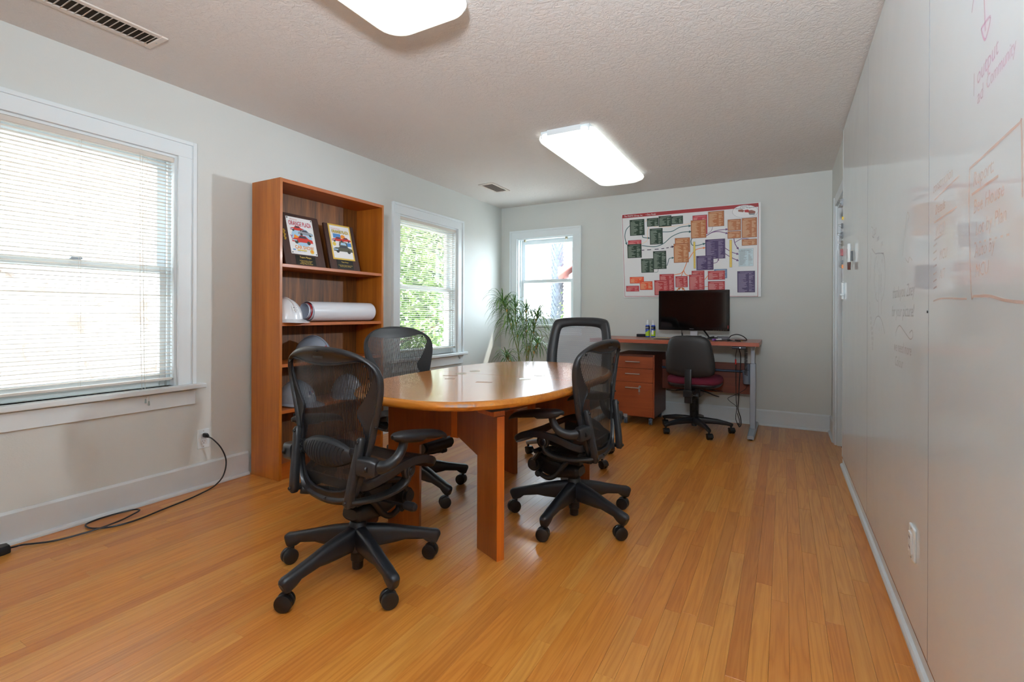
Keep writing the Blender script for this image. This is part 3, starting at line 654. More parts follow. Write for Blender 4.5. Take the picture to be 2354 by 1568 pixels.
# plaques leaning on the top shelf
M_PLQ = wood('dark_walnut_plaque', (70, 40, 30), (46, 26, 20), 'z', 60, .55)
M_PAPER = plain('print_paper', (236, 236, 236), .3); M_GOLD = plain('gold_print', (236, 200, 96), .3, .4); M_BPLATE = plain('black_plate', (18, 18, 18), .2)
def ellp(a, b, ra, rb, n=20, t0=0, t1=2 * PI): return [(a + ra * math.cos(t0 + (t1 - t0) * k / n), b + rb * math.sin(t0 + (t1 - t0) * k / n)) for k in range(n)]
def plaque(y, w, h, lean, label, framed, rz=0):
    r = thing('award_plaque', (BX1 - .085, y, SH[0] + .0005), label, 'plaque', 'award plaques on the top shelf', rz); t = -lean
    fr = lambda a, b, d: Vector((d * math.cos(t) + b * math.sin(t), a, b * math.cos(t) - d * math.sin(t) + (.02 * math.sin(lean))))  # a along y, b up, d out
    mb = MB(); mb.prism([(-w / 2, 0), (w / 2, 0), (w / 2, h), (-w / 2, h)], -.018, 0, fr); mb.build('board', M_PLQ, r, bevel=.003)
    def flat(nm, polys, mats, d, th=.0006):
        m_ = MB()
        for i, P in enumerate(polys): m_.prism(P[0], d, d + th + i * .00005, fr, P[1])
        return m_.build(nm, mats, r, smooth=False)
    pw, ph, pb = (.215, .275, .085) if not framed else (.180, .262, .095)
    rect = lambda a0, a1, b0, b1: [(a0, b0), (a1, b0), (a1, b1), (a0, b1)]
    if framed: flat('gold_border', [(rect(-pw / 2 - .012, pw / 2 + .012, pb - .012, pb + ph + .012), 0)], M_GOLD, 0, .0012)
    flat('print', [(rect(-pw / 2, pw / 2, pb, pb + ph), 0)], M_PAPER, .0, .0016)
    C = {k: plain('plaque_' + k, c, .4) for k, c in dict(red=(206, 60, 52), blue=(80, 140, 200), sky=(170, 208, 232), grey=(150, 156, 166), dark=(64, 66, 62), orange=(238, 150, 50), yellow=(228, 200, 90), glass=(60, 66, 80), olive=(92, 92, 78)).items()}; K = list(C); ci = {k: i for i, k in enumerate(K)}
    def car(a, b, s, col, flip=1):
        body = [(-1, 0), (-1.02, .22), (-.75, .34), (-.45, .36), (-.2, .62), (.35, .62), (.62, .38), (.98, .3), (1.02, .02)]
        win = [(-.36, .37), (-.16, .57), (.3, .57), (.5, .38)]
        o = [([(a + flip * p * s, b + q * s) for p, q in body], ci[col]), ([(a + flip * p * s, b + q * s) for p, q in win], ci['glass'])]
        for wx in (-.6, .58): o.append((ellp(a + flip * wx * s, b + .02 * s, .17 * s, .17 * s, 12), ci['dark']))
        return o + [([(a + flip * p * s, b + q * s) for p, q in ((-1.0, .1), (-.55, .1), (-.55, .2), (-1.0, .2))], ci['sky'])]
    m0 = pb + ph
    if not framed:
        art = [(ellp(0, pb + .13, .085, .07, 24), ci['sky']), ([(-.06, m0 - .13), (.02, m0 - .16), (-.03, m0 - .19), (-.075, m0 - .18)], ci['orange'])]
        art += car(-.03, m0 - .098, .055, 'red') + car(.035, m0 - .125, .062, 'grey', -1) + car(0, pb + .09, .085, 'red')
        art += [([(-.09, pb + .028), (-.07, pb + .028), (-.07, pb + .036), (-.09, pb + .036)], ci['blue']), (ellp(.065, pb + .028, .017, .017, 14), ci['yellow']), (ellp(.065, pb + .028, .010, .010, 12), ci['orange'])]
        art += [([(-.055, pb + .026), (.02, pb + .026), (.02, pb + .034), (-.055, pb + .034)], ci['yellow'])]
    else:
        art = [([(-.07, m0 - .10), (-.07, m0 - .065), (0, m0 - .065), (0, m0 - .10)], ci['blue']), (ellp(.02, m0 - .085, .022, .017, 12), ci['orange'])]
        art += car(.04, m0 - .12, .05, 'red') + car(-.03, m0 - .125, .055, 'red') + car(.005, pb + .055, .088, 'olive') + [([(-.03, pb + .10), (-.02, pb + .135), (.045, pb + .135), (.055, pb + .10)], ci['olive']), ([(-.015, pb + .108), (-.008, pb + .128), (.034, pb + .128), (.042, pb + .108)], ci['sky'])] + [(ellp(-.07, m0 - .15, .016, .016, 12), ci['yellow']), ([(.05, m0 - .16), (.088, m0 - .16), (.088, m0 - .13), (.05, m0 - .13)], ci['blue'])]
    flat('artwork', art, [C[k] for k in K], .0016, .0003)
    def tx(body, a, b, size, mat, d=.0030, sx=1, ax='CENTER', off=0):
        return text('lettering', body, size, frame_m(fr(a, b, d), fr(1, 0, 0) - fr(0, 0, 0), fr(0, 1, 0) - fr(0, 0, 0)), mat, r, ax, sx=sx, off=off)
    if not framed:
        tx('ORANGE PLAZA', 0, m0 - .062, .046, C['sky'], d=.0026, sx=.55, off=.0022); tx('ORANGE PLAZA', 0, m0 - .062, .046, C['red'], sx=.55, off=.0008); tx('CAR SHOW', .005, pb + .040, .036, C['sky'], d=.0026, sx=.8, off=.002); tx('CAR SHOW', .005, pb + .040, .036, C['orange'], sx=.8, off=.0008); tx('Y', -.085, m0 - .16, .032, plain('violet_print', (150, 50, 130), .4), off=.001); tx('29th Annual', -.05, m0 - .022, .012, C['red']); tx('APRIL 17, 2011', -.02, pb + .018, .011, C['blue'])
        mb = MB()
        for a in (-pw / 2 + .01, pw / 2 - .01):
            for b in (pb + .01, m0 - .01): mb.prism(ellp(a, b, .004, .004, 10), .0015, .004, fr)
        mb.build('pin', M_BPLATE, r, smooth=False)
        flat('nameplate', [(rect(-.082, .082, .010, .076), 0)], M_BPLATE, 0, .0012)
        for b, s, q in ((.058, .019, 'Team Masyc'), (.036, .011, 'In Appreciation of your'), (.025, .011, 'Support of the 2011'), (.014, .011, 'Orange Plaza Car Show')): tx(q, 0, b, s, M_GOLD, .0014)
        mb = MB()
        for k in range(9): mb.prism(ellp(-w / 2 + .025 + .004 * math.sin(k * 2), .185 + k * .0085, .0075, .0065, 8), 0, .004, fr)
        mb.build('brass_emblem', M_BRASS, r, smooth=False)
    else:
        tx('ORANGE PLAZA', 0, m0 - .058, .032, C['dark'], d=.0026, sx=.66, off=.0022); tx('ORANGE PLAZA', 0, m0 - .058, .032, C['yellow'], sx=.66, off=.0008); tx('Seventh Annual', -.04, m0 - .028, .013, C['red'])
        flat('nameplate', [(rect(-.075, .075, .012, .08), 0)], M_BPLATE, 0, .0012)
        for b, s, q in ((.060, .013, 'Team Masyc'), (.036, .0085, 'In appreciation of your Support of the'), (.026, .0085, '2012 Orange Plaza Car Show')): tx(q, 0, b, s, M_GOLD, .0014)
plaque(2.310, .33, .385, math.radians(15), 'dark wood plaque with unframed car show poster', False)
plaque(2.664, .275, .37, math.radians(15), 'dark wood plaque with gold bordered truck print', True, math.radians(-3))

# hard hats
def hard_hat(loc, rz, c, label, sticker=None):
    r = thing('hard_hat', loc, label, 'hard hat', 'hard hats in the bookcase', rz)
    mt = plain('hat_shell', c, .22, coat=.3, var=.03)
    mb = MB(); rs = []
    def dome(th, ph): 
        a, b, h = .112, .134, .148
        return Vector((a * math.cos(th) * math.cos(ph), b * math.sin(th) * math.cos(ph), .018 + h * math.sin(ph) ** .92))
    n = 36
    for k in range(11):
        ph = k / 10 * PI / 2 * .985; rs.append([dome(2 * PI * j / n, ph) for j in range(n)])
    mb.rings(rs, cap=False); mb.add([p for p in rs[-1]], [tuple(range(n))])
    mb.build('shell', mt, r)
    mb = MB(); ins, out, und = [], [], []
    for j in range(n):
        th = 2 * PI * j / n; f = max(0, math.sin(th)); p = dome(th, 0)
        e = .012 + .055 * f ** 2.2; q = Vector((p.x * (1 + e / .115 * .9), p.y + math.sin(th) * e * 1.1, .010 - .010 * f))
        ins.append(p + Vector((0, 0, .004))); out.append(q + Vector((0, 0, .002))); und.append(q - Vector((0, 0, .002)))
    low = [p - Vector((0, 0, .008)) for p in ins]
    mb.rings([ins, out, und, low], cap=False, loop=True); mb.build('brim', mt, r)
    mb = MB(); mb.tube([dome(PI / 2, t * .1) * 1 + Vector((0, 0, .002)) for t in range(3, 15)] + [dome(-PI / 2, PI / 2 - t * .1) + Vector((0, 0, .002)) for t in range(1, 12)], .006, n=8); mb.build('crown_ridge', mt, r)
    for s in (0, PI):
        mb = MB(); p = dome(s, .12); q = dome(s, .38); mb.tube([p, q], 0, n=8, sec=[(.022, .005), (.019, .004)], up=(math.cos(s), 0, .2), pw=3); mb.build('side_slot', mt, r)
    if sticker:
        mb = MB(); cols = []
        def band(a0, a1, p0, p1, mi): 
            mb.grid(lambda u, v: dome(a0 + (a1 - a0) * u, p0 + (p1 - p0) * v) * 1.012, 6, 3, mi)
        for (a0, a1, p0, p1, mi) in sticker[1]: band(PI / 2 + a0, PI / 2 + a1, p0, p1, mi)
        mb.build('sticker', sticker[0], r)
    return r
K1, K2, K3 = plain('sticker_grey', (120, 124, 130), .5), plain('sticker_red', (150, 50, 60), .5), plain('sticker_navy', (54, 66, 110), .5)
hard_hat((-2.985, 2.165, SH[1] + .0005), math.radians(-90), (232, 234, 238), 'white hard hat beside the rolled posters', ([M_PAPER, K1], [(-.22, .22, .35, .62, 0), (-.12, .1, .5, .58, 1), (-.13, .13, .40, .43, 1)]))
hard_hat((-2.985, 2.405, SH[2] + .0005), math.radians(-75), (140, 150, 164), 'grey hard hat alone on the middle shelf', ([K2, M_PAPER], [(-.25, .1, .30, .55, 0), (-.3, .15, .12, .24, 1)]))
hard_hat((-2.965, 2.255, SH[3] + .0005), math.radians(-78), (146, 157, 170), 'left grey hard hat on the shelf below, flag sticker on front', ([K3, K2, M_PAPER], [(-.2, 0, .35, .55, 0), (0, .2, .42, .55, 1), (0, .2, .35, .42, 2)]))
hard_hat((-2.962, 2.70, SH[3] + .0005), math.radians(-128), (150, 160, 172), 'right grey hard hat on the same shelf facing the room', ([K1], [(-.18, .18, .28, .34, 0), (-.15, .15, .36, .42, 0), (-.1, .1, .45, .52, 0)]))

# rolled posters on the shelf
r = thing('rolled_posters', (-2.965, 2.345, SH[1] + .0005), 'roll of glossy white posters lying on the second shelf', 'poster roll')
def spiral(t0, t1, r0, r1, n, o=0.0): return [Vector((math.cos(t0 + (t1 - t0) * k / n) * (r0 + (r1 - r0) * k / n) * 1.03, 0, .0745 + math.sin(t0 + (t1 - t0) * k / n) * (r0 + (r1 - r0) * k / n) * .98)) for k in range(n + 1)]
def sheet(pts, y0f, y1f, th=.0012):
    m_ = MB(); n = len(pts); c = Vector((0, 0, .0745))
    inn = [c + (p - c) * (1 - th / .06) for p in pts]; ring = pts + inn[::-1]
    nr = len(ring); m_.rings([[p + Vector((0, y0f(min(i, nr - 1 - i) / n), 0)) for i, p in enumerate(ring)], [p + Vector((0, y1f, 0)) for p in ring]]); return m_
sheet(spiral(-2.2, 2 * PI - 2.0, .0730, .0740, 60), lambda f: -.012 + .03 * abs(f - .55), .585).build('outer_sheet', plain('gloss_paper', (226, 228, 234), .22), r)
sheet(spiral(-1.9, 2 * PI + .8, .054, .068, 70), lambda f: -.045 + .035 * f, .57).build('inner_sheet', plain('inner_paper', (206, 212, 226), .35), r)
sheet(spiral(-1.7, 2.6, .0630, .0640, 40), lambda f: -.026, -.006, .0006).build('red_print_band', plain('red_print', (150, 24, 32), .4), r)
mb = MB(); mb.bx(.0, .03, -.01, .08, .05, .0515); mb.build('purple_print', plain('purple_print', (66, 50, 110), .4), r)

# ------------------------------------------------------------------ conference table
TC = (-1.415, 2.43); TZ = .735; TAX, TAY, TN = .53, .90, 2.7
M_TTOP = wood('honey_cherry_veneer', (204, 134, 58), (176, 104, 38), 'x', 34, .17, .35, .8)
M_TEDGE = wood('worn_table_edge', (204, 130, 44), (168, 94, 26), 'x', 60, .35, .1)
M_TLEG = wood('cherry_leg', (156, 82, 24), (120, 58, 14), 'z', 60, .38, .1)
M_TEND = wood('leg_end_grain', (212, 112, 30), (182, 88, 22), 'z', 80, .4, .05)
def worn(m, c, rad, gray):
    t = m.node_tree; b = t.nodes['Principled BSDF']; src = b.inputs['Base Color'].links[0].from_socket
    co = t.nodes.new('ShaderNodeTexCoord'); mp = t.nodes.new('ShaderNodeVectorMath'); mp.operation = 'SUBTRACT'; mp.inputs[1].default_value = c
    dv = t.nodes.new('ShaderNodeVectorMath'); dv.operation = 'DIVIDE'; dv.inputs[1].default_value = rad; ln = t.nodes.new('ShaderNodeVectorMath'); ln.operation = 'LENGTH'
    nz = t.nodes.new('ShaderNodeTexNoise'); nz.inputs['Scale'].default_value = 30; ad = t.nodes.new('ShaderNodeMath'); ad.operation = 'ADD'
    rp = t.nodes.new('ShaderNodeValToRGB'); rp.color_ramp.elements[0].position = .75; rp.color_ramp.elements[0].color = (.75,) * 3 + (1,); rp.color_ramp.elements[1].position = 1.45; rp.color_ramp.elements[1].color = (0, 0, 0, 1)
    mx = t.nodes.new('ShaderNodeMix'); mx.data_type = 'RGBA'; mx.inputs[7].default_value = lin(gray)
    t.links.new(co.outputs['Object'], mp.inputs[0]); t.links.new(mp.outputs[0], dv.inputs[0]); t.links.new(dv.outputs[0], ln.inputs[0]); t.links.new(co.outputs['Object'], nz.inputs['Vector'])
    t.links.new(ln.outputs['Value'], ad.inputs[0]); t.links.new(nz.outputs[0], ad.inputs[1]); t.links.new(ad.outputs[0], rp.inputs[0]); t.links.new(rp.outputs[0], mx.inputs[0]); t.links.new(src, mx.inputs[6]); t.links.new(mx.outputs[2], b.inputs['Base Color'])
worn(M_TEDGE, (.25, -.76, .722), (.24, .22, .016), (120, 108, 104))
tb = thing('conference_table', (TC[0], TC[1], 0), 'oval honey coloured wooden table between the mesh chairs', 'table')
def outl(n, off=0):
    out = []
    for j in range(n):
        th = 2 * PI * j / n; c, s = math.cos(th), math.sin(th)
        out.append((math.copysign(abs(c) ** (2 / TN), c) * (TAX + off), math.copysign(abs(s) ** (2 / TN), s) * (TAY + off)))
    return out
def half(sgn):
    N = 120; pts = [p for p in outl(N) ]; hs = [p for p in pts if p[1] * sgn > 1e-4]
    if sgn > 0: pass
    else: hs = [p for p in pts if p[1] < -1e-4]
    return [(hs[0][0] if False else (TAX if sgn > 0 else -TAX), .0014 * sgn)] + hs + [((-TAX if sgn > 0 else TAX), .0014 * sgn)]
for sgn in (-1, 1):
    H = half(sgn); rs = []
    for off, z in ((-.030, TZ - .038), (-.012, TZ - .037), (-.004, TZ - .031), (0, TZ - .019), (-.004, TZ - .008), (-.012, TZ - .0018), (-.020, TZ)):
        rs.append([Vector((a * (1 + off / TAX), (b * (1 + off / TAY) if abs(b) > .001 else b), z)) for a, b in H])
    mb = MB(); mb.rings(rs[-2:], cap=False); mb.add(rs[-1], [tuple(range(len(H)))]); mb.build('table_top_half', M_TTOP, tb)
    mb = MB(); mb.rings(rs[:-1], cap=False); mb.add(rs[0], [tuple(reversed(range(len(H))))]); mb.build('edge_moulding', M_TEDGE, tb)
M_RES = plain('tape_residue', (232, 196, 148), .5); M_RES.node_tree.nodes['Principled BSDF'].inputs['Alpha'].default_value = .2
for a, b, w, h, rz in ((-.25, -.16, .09, .03, .4), (-.17, -.27, .055, .028, .5), (.06, -.285, .085, .04, .35)):
    mb = MB(); mb.bx(a - w / 2, a + w / 2, b - h / 2, b + h / 2, TZ, TZ + .0002, rot=(0, 0, rz)); mb.build('tape_residue', M_RES, tb, smooth=False)
M_GROM = plain('pale_grommet', (196, 190, 172), .35)
for gx, gy in ((-.25, .10), (-.25, -.045), (.185, .115), (.185, -.065)):
    mb = MB(); mb.lathe([(.001, .001), (.026, .001), (.031, .0018), (.034, .0), (.034, -.002)], 28, (gx, gy, TZ)); mb.build('grommet', M_GROM, tb)
for sy in (-1, 1):
    hub = Vector((-.01, sy * .42, 0))
    mb = MB(); mb.bx(-.035, .015, sy * .42 - .03, sy * .42 + .03, .475, .66); mb.build('centre_block', M_TEND, tb, bevel=.002)
    for sx in (-1, 1):
        end = Vector((.325 * sx, sy * .565, 0)); d = (end - hub).normalized(); q = Vector((-d.y, d.x, 0)); Lh = (end - hub).length
        fr = lambda a, b, h: hub + d * a + Vector((0, 0, b)) + q * h
        prof = [(.02, .482), (.04, .482), (Lh - .158, .432), (Lh - .158, .0), (Lh, .0), (Lh, .635), (.02, .635)]
        mb = MB(); mb.prism(prof, -.020, .020, fr); lg = mb.build('leg_panel', M_TLEG, tb, bevel=.0015)
        mb = MB(); mb.prism([(0, 0), (.0012, 0), (.0012, .635), (0, .635)], -.0195, .0195, lambda a, b, h: fr(Lh - .0004 + a, b, h)); mb.build('end_edge', M_TEND, lg, smooth=False)
        mb = MB(); mb.prism([(Lh - .14, .635), (Lh - .01, .635), (Lh - .01, .66), (Lh - .14, .66)], -.03, .03, fr); mb.build('spacer', M_TEND, tb, bevel=.001)
        mb = MB(); mb.prism([(Lh - .17, .66), (Lh + .0, .66), (Lh + .0, .6965), (Lh - .17, .6965)], -.05, .05, fr); mb.build('mounting_cleat', M_MECH, tb, bevel=.001)
mb = MB(); mb.bx(-.03, .01, -.39, .39, .52, .60); mb.build('stretcher', M_TLEG, tb, bevel=.002)
mb = MB(); mb.bx(-.25, .25, -.5, -.4, .66, .6965); mb.bx(-.25, .25, .4, .5, .66, .6965); mb.build('cross_batten', M_TLEG, tb, bevel=.002)

# ------------------------------------------------------------------ mesh task chairs at the table
M_PELL = mesh_mat('woven_mesh', (26, 25, 25), .0074, .70, 0, 2, .5, .94)
M_PELLS = mesh_mat('woven_seat_mesh', (24, 23, 23), .0060, .72, 0, 1, .5, .92)
M_FRAME = plain('graphite_frame', (35, 36, 39), .36, bump=.08, bscale=450)
OUT = [(0, .962), (.09, .957), (.16, .943), (.215, .918), (.252, .885), (.267, .84), (.262, .785), (.25, .73), (.238, .68), (.226, .63), (.212, .58), (.196, .53), (.182, .48), (.168, .43), (.15, .385), (.12, .36), (.07, .345), (0, .34)]
INN = [(0, .886), (.07, .889), (.14, .899), (.185, .905), (.215, .900), (.232, .878), (.232, .85), (.215, .81), (.185, .76), (.152, .712), (.172, .665), (.182, .62), (.178, .57), (.168, .52), (.152, .465), (.122, .425), (.07, .404), (0, .398)]
YB_T = [(.34, -.150), (.39, -.165), (.5, -.158), (.6, -.152), (.7, -.160), (.8, -.171), (.9, -.187), (.97, -.200)]
def bsurf(x, z, d=0): return Vector((x, interp(YB_T, z) + .05 * (x / .267) ** 2 + d, z))
def star_base(mbs, root, R, leg_secs, mat, hub_prof, wheel, legname='base_leg'):
    """hub, five arms, five casters parented to root"""
    mb = MB(); mb.lathe(hub_prof, 24); hub = mb.build('base_hub', mat, root)
    for k in range(5):
        th = 2 * PI * k / 5; c, s = math.cos(th), math.sin(th)
        mb = MB(); mb.tube([(c * r, s * r, z) for r, z, a, b in leg_secs], 0, n=16, sec=[(a, b) for r, z, a, b in leg_secs], up=(0, 0, 1), pw=3.2); mb.build(legname, mat, hub)
        wheel(hub, (c * R, s * R, 0), th)
    return hub
def twin_wheel(hub, loc, th, r=.0325, hood=None, stem=.085, mat=None):
    mb = MB(); rg = random.Random(int(th * 1000)); rot = Matrix.Identity(3); o = rot @ Vector((.012, 0, r))
    for s in (-1, 1):
        mb.lathe([(.001, s * .023), (r * .86, s * .023), (r * .97, s * .021), (r, s * .017), (r, s * .007), (r * .9, s * .0045), (.001, s * .0045)], 22, o, 'x', mtx=rot @ Matrix.Rotation(PI / 2, 3, 'Z'))
    mb.cyl(rot @ Vector((.012, -.006, r)), rot @ Vector((.012, .006, r)), r * .5, n=10)
    mb.tube([rot @ Vector((.012, 0, r * 1.2)), rot @ Vector((.004, 0, r * 1.85)), rot @ Vector((0, 0, r * 2.0)), (0, 0, stem)], [.009, .010, .009, .0085], n=10)
    if hood:
        mb.rings([[rot @ (Vector((.012 + math.cos(t) * (r + .002) * q, w, r + math.sin(t) * (r + .002) * q))) for t in [(.05 + .9 * j / 8) * PI - .25 for j in range(9)]] for w, q in ((-.024, .8), (-.024, 1.03), (.024, 1.03), (.024, .8))], closed_ring=False, cap=False)
    o_ = mb.build('caster', mat or M_WHEEL, hub); o_.location = loc; return o_
def sym(fn):
    for s in (-1, 1): fn(s)
def mesh_chair(label):
    root = thing('mesh_office_chair', (0, 0, 0), label, 'chair', 'black mesh office chairs around the table')
    star_base(None, root, .320, [(.02, .150, .029, .052), (.10, .144, .026, .044), (.16, .138, .0245, .036), (.20, .134, .0235, .027), (.28, .118, .022, .0225), (.304, .106, .0215, .0285), (.330, .098, .0215, .0310), (.342, .094, .019, .027), (.346, .092, .013, .019)], M_BLACKP,
              [(.018, .088), (.030, .088), (.047, .10), (.048, .15), (.045, .172), (.036, .198), (.034, .212), (.028, .218), (.001, .218)], twin_wheel)
    mb = MB(); mb.lathe([(.001, .018), (.021, .018), (.0235, .022), (.0235, .05), (.028, .055), (.029, .10)], 20); mb.lathe([(.014, .10), (.014, .25)], 16); mb.build('gas_column', M_WHEEL, root)
    # tilt mechanism
    mb = MB(); mb.tube([(0, -.045, .258), (0, -.03, .256), (0, .03, .25), (0, .08, .255), (0, .13, .268), (0, .19, .278), (0, .205, .28)], 0, n=20, sec=[(.04, .02), (.055, .032), (.058, .034), (.06, .05), (.062, .056), (.058, .05), (.04, .03)], up=(0, 0, 1), pw=3.5)
    mb.cyl((-.10, .195, .278), (.10, .195, .278), .036, n=20); mb.cyl((-.115, .195, .278), (-.10, .195, .278), .027, n=20); mb.cyl((.10, .195, .278), (.115, .195, .278), .027, n=20); mb.build('tilt_mechanism', M_MECH, root)
    for s in (-1, 1):
        mb = MB()
        mb.tube(spline([(s * .075, -.02, .345), (s * .078, .02, .295), (s * .078, .07, .235), (s * .076, .12, .212), (s * .074, .175, .228)], 14), .013, n=10); mb.cyl((s * .062, .175, .228), (s * .09, .175, .228), .017, n=14)
        mb.tube(spline([(s * .10, .20, .29), (s * .10, .17, .33), (s * .10, .14, .365), (s * .10, .06, .385)], 8), .014, n=8)
        mb.build('tilt_link', M_MECH, root)
    mb = MB(); mb.tube([(.05, .05, .30), (.20, .072, .296)], .0055, n=8); mb.lathe([(.001, -.003), (.008, 0), (.016, .004), (.0185, .015), (.0185, .045), (.015, .058), (.001, .062)], 18, (.195, .071, .2965), 'x'); mb.build('tilt_lever', M_BLACKP, root)
    mb = MB()
    for y in (.085, .142):
        mb.cyl((-.17, y, .372), (-.12, y, .372), .012, n=12); mb.tube([(-.165, y - .02, .378), (-.168, y, .372), (-.165, y + .02, .378)], 0, n=8, sec=(.006, .009))
    mb.tube([(.06, .16, .345), (.12, .17, .345)], .010, n=10); mb.tube([(.118, .15, .36), (.122, .17, .35), (.118, .19, .36)], 0, n=8, sec=(.006, .012)); mb.build('tension_knob', M_BLACKP, root)
    # yoke arms and pivots
    for s in (-1, 1):
        mb = MB()
        P = spline([(s * .158, -.185, .383), (s * .172, -.13, .374), (s * .182, -.06, .368), (s * .19, .0, .372), (s * .204, .035, .386), (s * .216, .056, .41), (s * .221, .062, .445)], 24)
        mb.tube(P, 0, n=14, sec=[(.011, .019 + .006 * math.sin(i / 24 * PI)) for i in range(25)], up=(s, 0, 0), pw=2.6)
        mb.lathe([(.001, -.013), (.029, -.013), (.034, -.008), (.034, .008), (.028, .013), (.001, .013)], 24, (s * .223, .062, .448), 'x'); yk = mb.build('yoke_arm', M_MECH, root)
        mb = MB(); mb.lathe([(.001, s * .012), (.021, s * .012), (.022, s * .016), (.018, s * .019), (.011, s * .017), (.009, s * .021), (.001, s * .021)] if s > 0 else [(.001, -.012), (.021, -.012), (.022, -.016), (.018, -.019), (.011, -.017), (.009, -.021), (.001, -.021)], 20, (s * .223, .062, .448), 'x'); mb.build('pivot_cap', M_BLACKP, yk)
    mb = MB(); mb.tube(spline([(-.15, -.165, .372), (-.08, -.08, .35), (0, -.045, .335), (.08, -.08, .35), (.15, -.165, .372)], 16), 0, n=10, sec=(.016, .02), up=(0, 0, 1)); mb.bx(-.06, .06, -.06, .14, .30, .352); mb.build('rear_bridge', M_MECH, root, bevel=.006)
    # uprights beside the back
    for s in (-1, 1):
        mb = MB(); mb.tube([(s * .156, -.190, .365), (s * .157, -.190, .375), (s * .163, -.184, .43), (s * .172, -.172, .51), (s * .180, -.160, .58), (s * .184, -.155, .612), (s * .185, -.154, .622)], 0, n=16, sec=[(.010, .012), (.0165, .019), (.016, .0175), (.0155, .016), (.015, .016), (.014, .016), (.008, .010)], up=(0, -1, 0), pw=3)
        up = mb.build('upright', M_FRAME, root)
        mb = MB(); mb.bx(s * .1765 - .002, s * .1765 + .002, -.1745, -.1665, .42, .60, rot=(math.radians(-9), math.radians(s * 6.5), 0)); mb.build('slot', M_WHEEL, up, smooth=False)
        mb = MB()
        for (x, y, z) in ((.158, -.2115, .386), (.1825, -.174, .607)): mb.lathe([(.001, -.003), (.006, -.003), (.0075, -.0005), (.0075, .003)], 14, (s * x, y, z), 'y')
        tag(mb.build('bolt', M_WHEEL, up), kind='stuff')
    # armrests
    for s in (-1, 1):
        mb = MB(); ox = .02 if s < 0 else 0; P = spline([(s * .205, -.150, .516), (s * .240, -.138, .514), (s * (.258 + ox * .5), -.105, .512), (s * (.273 + ox), -.066, .530), (s * (.282 + ox), -.04, .566), (s * (.285 + ox), -.03, .604)], 24)
        A = [.022 - .006 * i / 24 for i in range(25)]; B = [.031 - .015 * min(1, i / 18) for i in range(25)]
        mb.tube(P, 0, n=16, sec=list(zip(A, B)), up=(s * .2, -.6, .75), pw=2.6); mb.tube([(s * .186, -.160, .518), (s * .246, -.150, .516), (s * .258, -.146, .515)], 0, n=16, sec=[(.026, .034), (.026, .034), (.018, .026)], up=(0, 0, 1), pw=4.5); ar = mb.build('arm_support', M_FRAME, root)
        mb = MB(); mb.lathe([(.001, -.006), (.010, -.005), (.013, 0), (.010, .005), (.001, .006)], 14, (s * .236, -.1765, .516), 'x'); mb.build('height_wheel', M_WHEEL, ar)
        mb = MB(); n = 26; rs = []
        for i in range(n + 1):
            t = i / n; y = -.095 + .295 * t; zc = .622 - .040 * t ** 1.3 - .018 * max(0, (t - .8) / .2) ** 2
            e = max(.02, (1 - abs(2 * t - 1) ** 3.2)) ** .5; w = (.046 - .008 * t) * e; h = (.0215 - .004 * t) * max(.35, e)
            cx = s * (.285 + ox + .022 * t); ring = []
            for j in range(18):
                th = 2 * PI * j / 18; c, q = math.cos(th), math.sin(th); ring.append(Vector((cx + w * math.copysign(abs(c) ** .8, c), y, zc + h * math.copysign(abs(q) ** .8, q) - (.007 if q < 0 and .1 < t < .45 else 0))))
            rs.append(ring)
        mb.rings(rs); mb.build('arm_pad', M_BLACKM, ar)
    # back frame: one moulded ring, mesh, top band, lumbar pad
    o2 = OUT + [(-x, z) for x, z in OUT[-2:0:-1]]; i2 = INN + [(-x, z) for x, z in INN[-2:0:-1]]
    o3 = spline(o2, 144, True); i3 = spline(i2, 144, True); rs = []
    for po, pi in zip(o3, i3):
        d = pi - po; L = d.length; d = d / L; w = min(.030, .62 * L)
        prof = [(0, .002), (.06 * w, -.008), (.3 * w, -.0145), (.55 * w, -.0155), (.82 * w, -.011), (w, -.0035), (L - .009, -.002), (L - .006, -.006), (L - .002, -.006), (L, -.001), (L - .001, .004), (L * .5, .006), (.004, .007)]
        rs.append([bsurf((po + d * a).x, (po + d * a).y, b) for a, b in prof])
    mb = MB(); mb.rings(rs, loop=True); bf = mb.build('back_frame', M_FRAME, root, angle=50)
    mb = MB()
    for x, z in ((0, .945), (.215, .893), (-.215, .893), (.236, .66), (-.236, .66), (0, .364)): mb.lathe([(.001, -.001), (.004, -.0025), (.0055, -.001), (.0055, .004)], 12, bsurf(x, z, -.0165 if z > .4 else -.012), 'y')
    mb.build('screw', M_WHEEL, bf)
    mb = MB(); mb.bx(-.028, .028, -.2045, -.2035, .914, .924); o_ = mb.build('badge', M_MECH, bf, bevel=.0004)
    def halfw(z):
        best = .1
        for (x1, z1), (x2, z2) in zip(OUT, OUT[1:]):
            if z2 <= z <= z1 and z1 > z2: best = x2 + (x1 - x2) * (z - z2) / (z1 - z2)
        return best - .013
    mb = MB(); mb.grid(lambda u, v: (lambda z: bsurf((2 * v - 1) * max(.02, halfw(z)), z, .0085))(.358 + .590 * u), 40, 24); mb.build('back_mesh', M_PELL, root, fix=False)
    # lumbar pad
    mb = MB(); rs = []
    for i in range(29):
        t = -1 + i / 14; x = t * .150; hh = .012 + .046 * (1 - abs(t) ** 2.0) ** .9; zc = .548 - .006 * t; dp = .008 + .026 * (1 - t * t) ** .7; ring = []
        for j in range(20):
            th = 2 * PI * j / 20; c, q = math.cos(th), math.sin(th)
            rib = (.0022 * math.sin(i * PI) if False else 0)
            b = bsurf(x, zc + hh * math.copysign(abs(q) ** .85, q), -.006 - (dp if c > 0 else .004) * abs(c) ** .8 * (1 if c > 0 else -1)); ring.append(b)
        rs.append(ring)
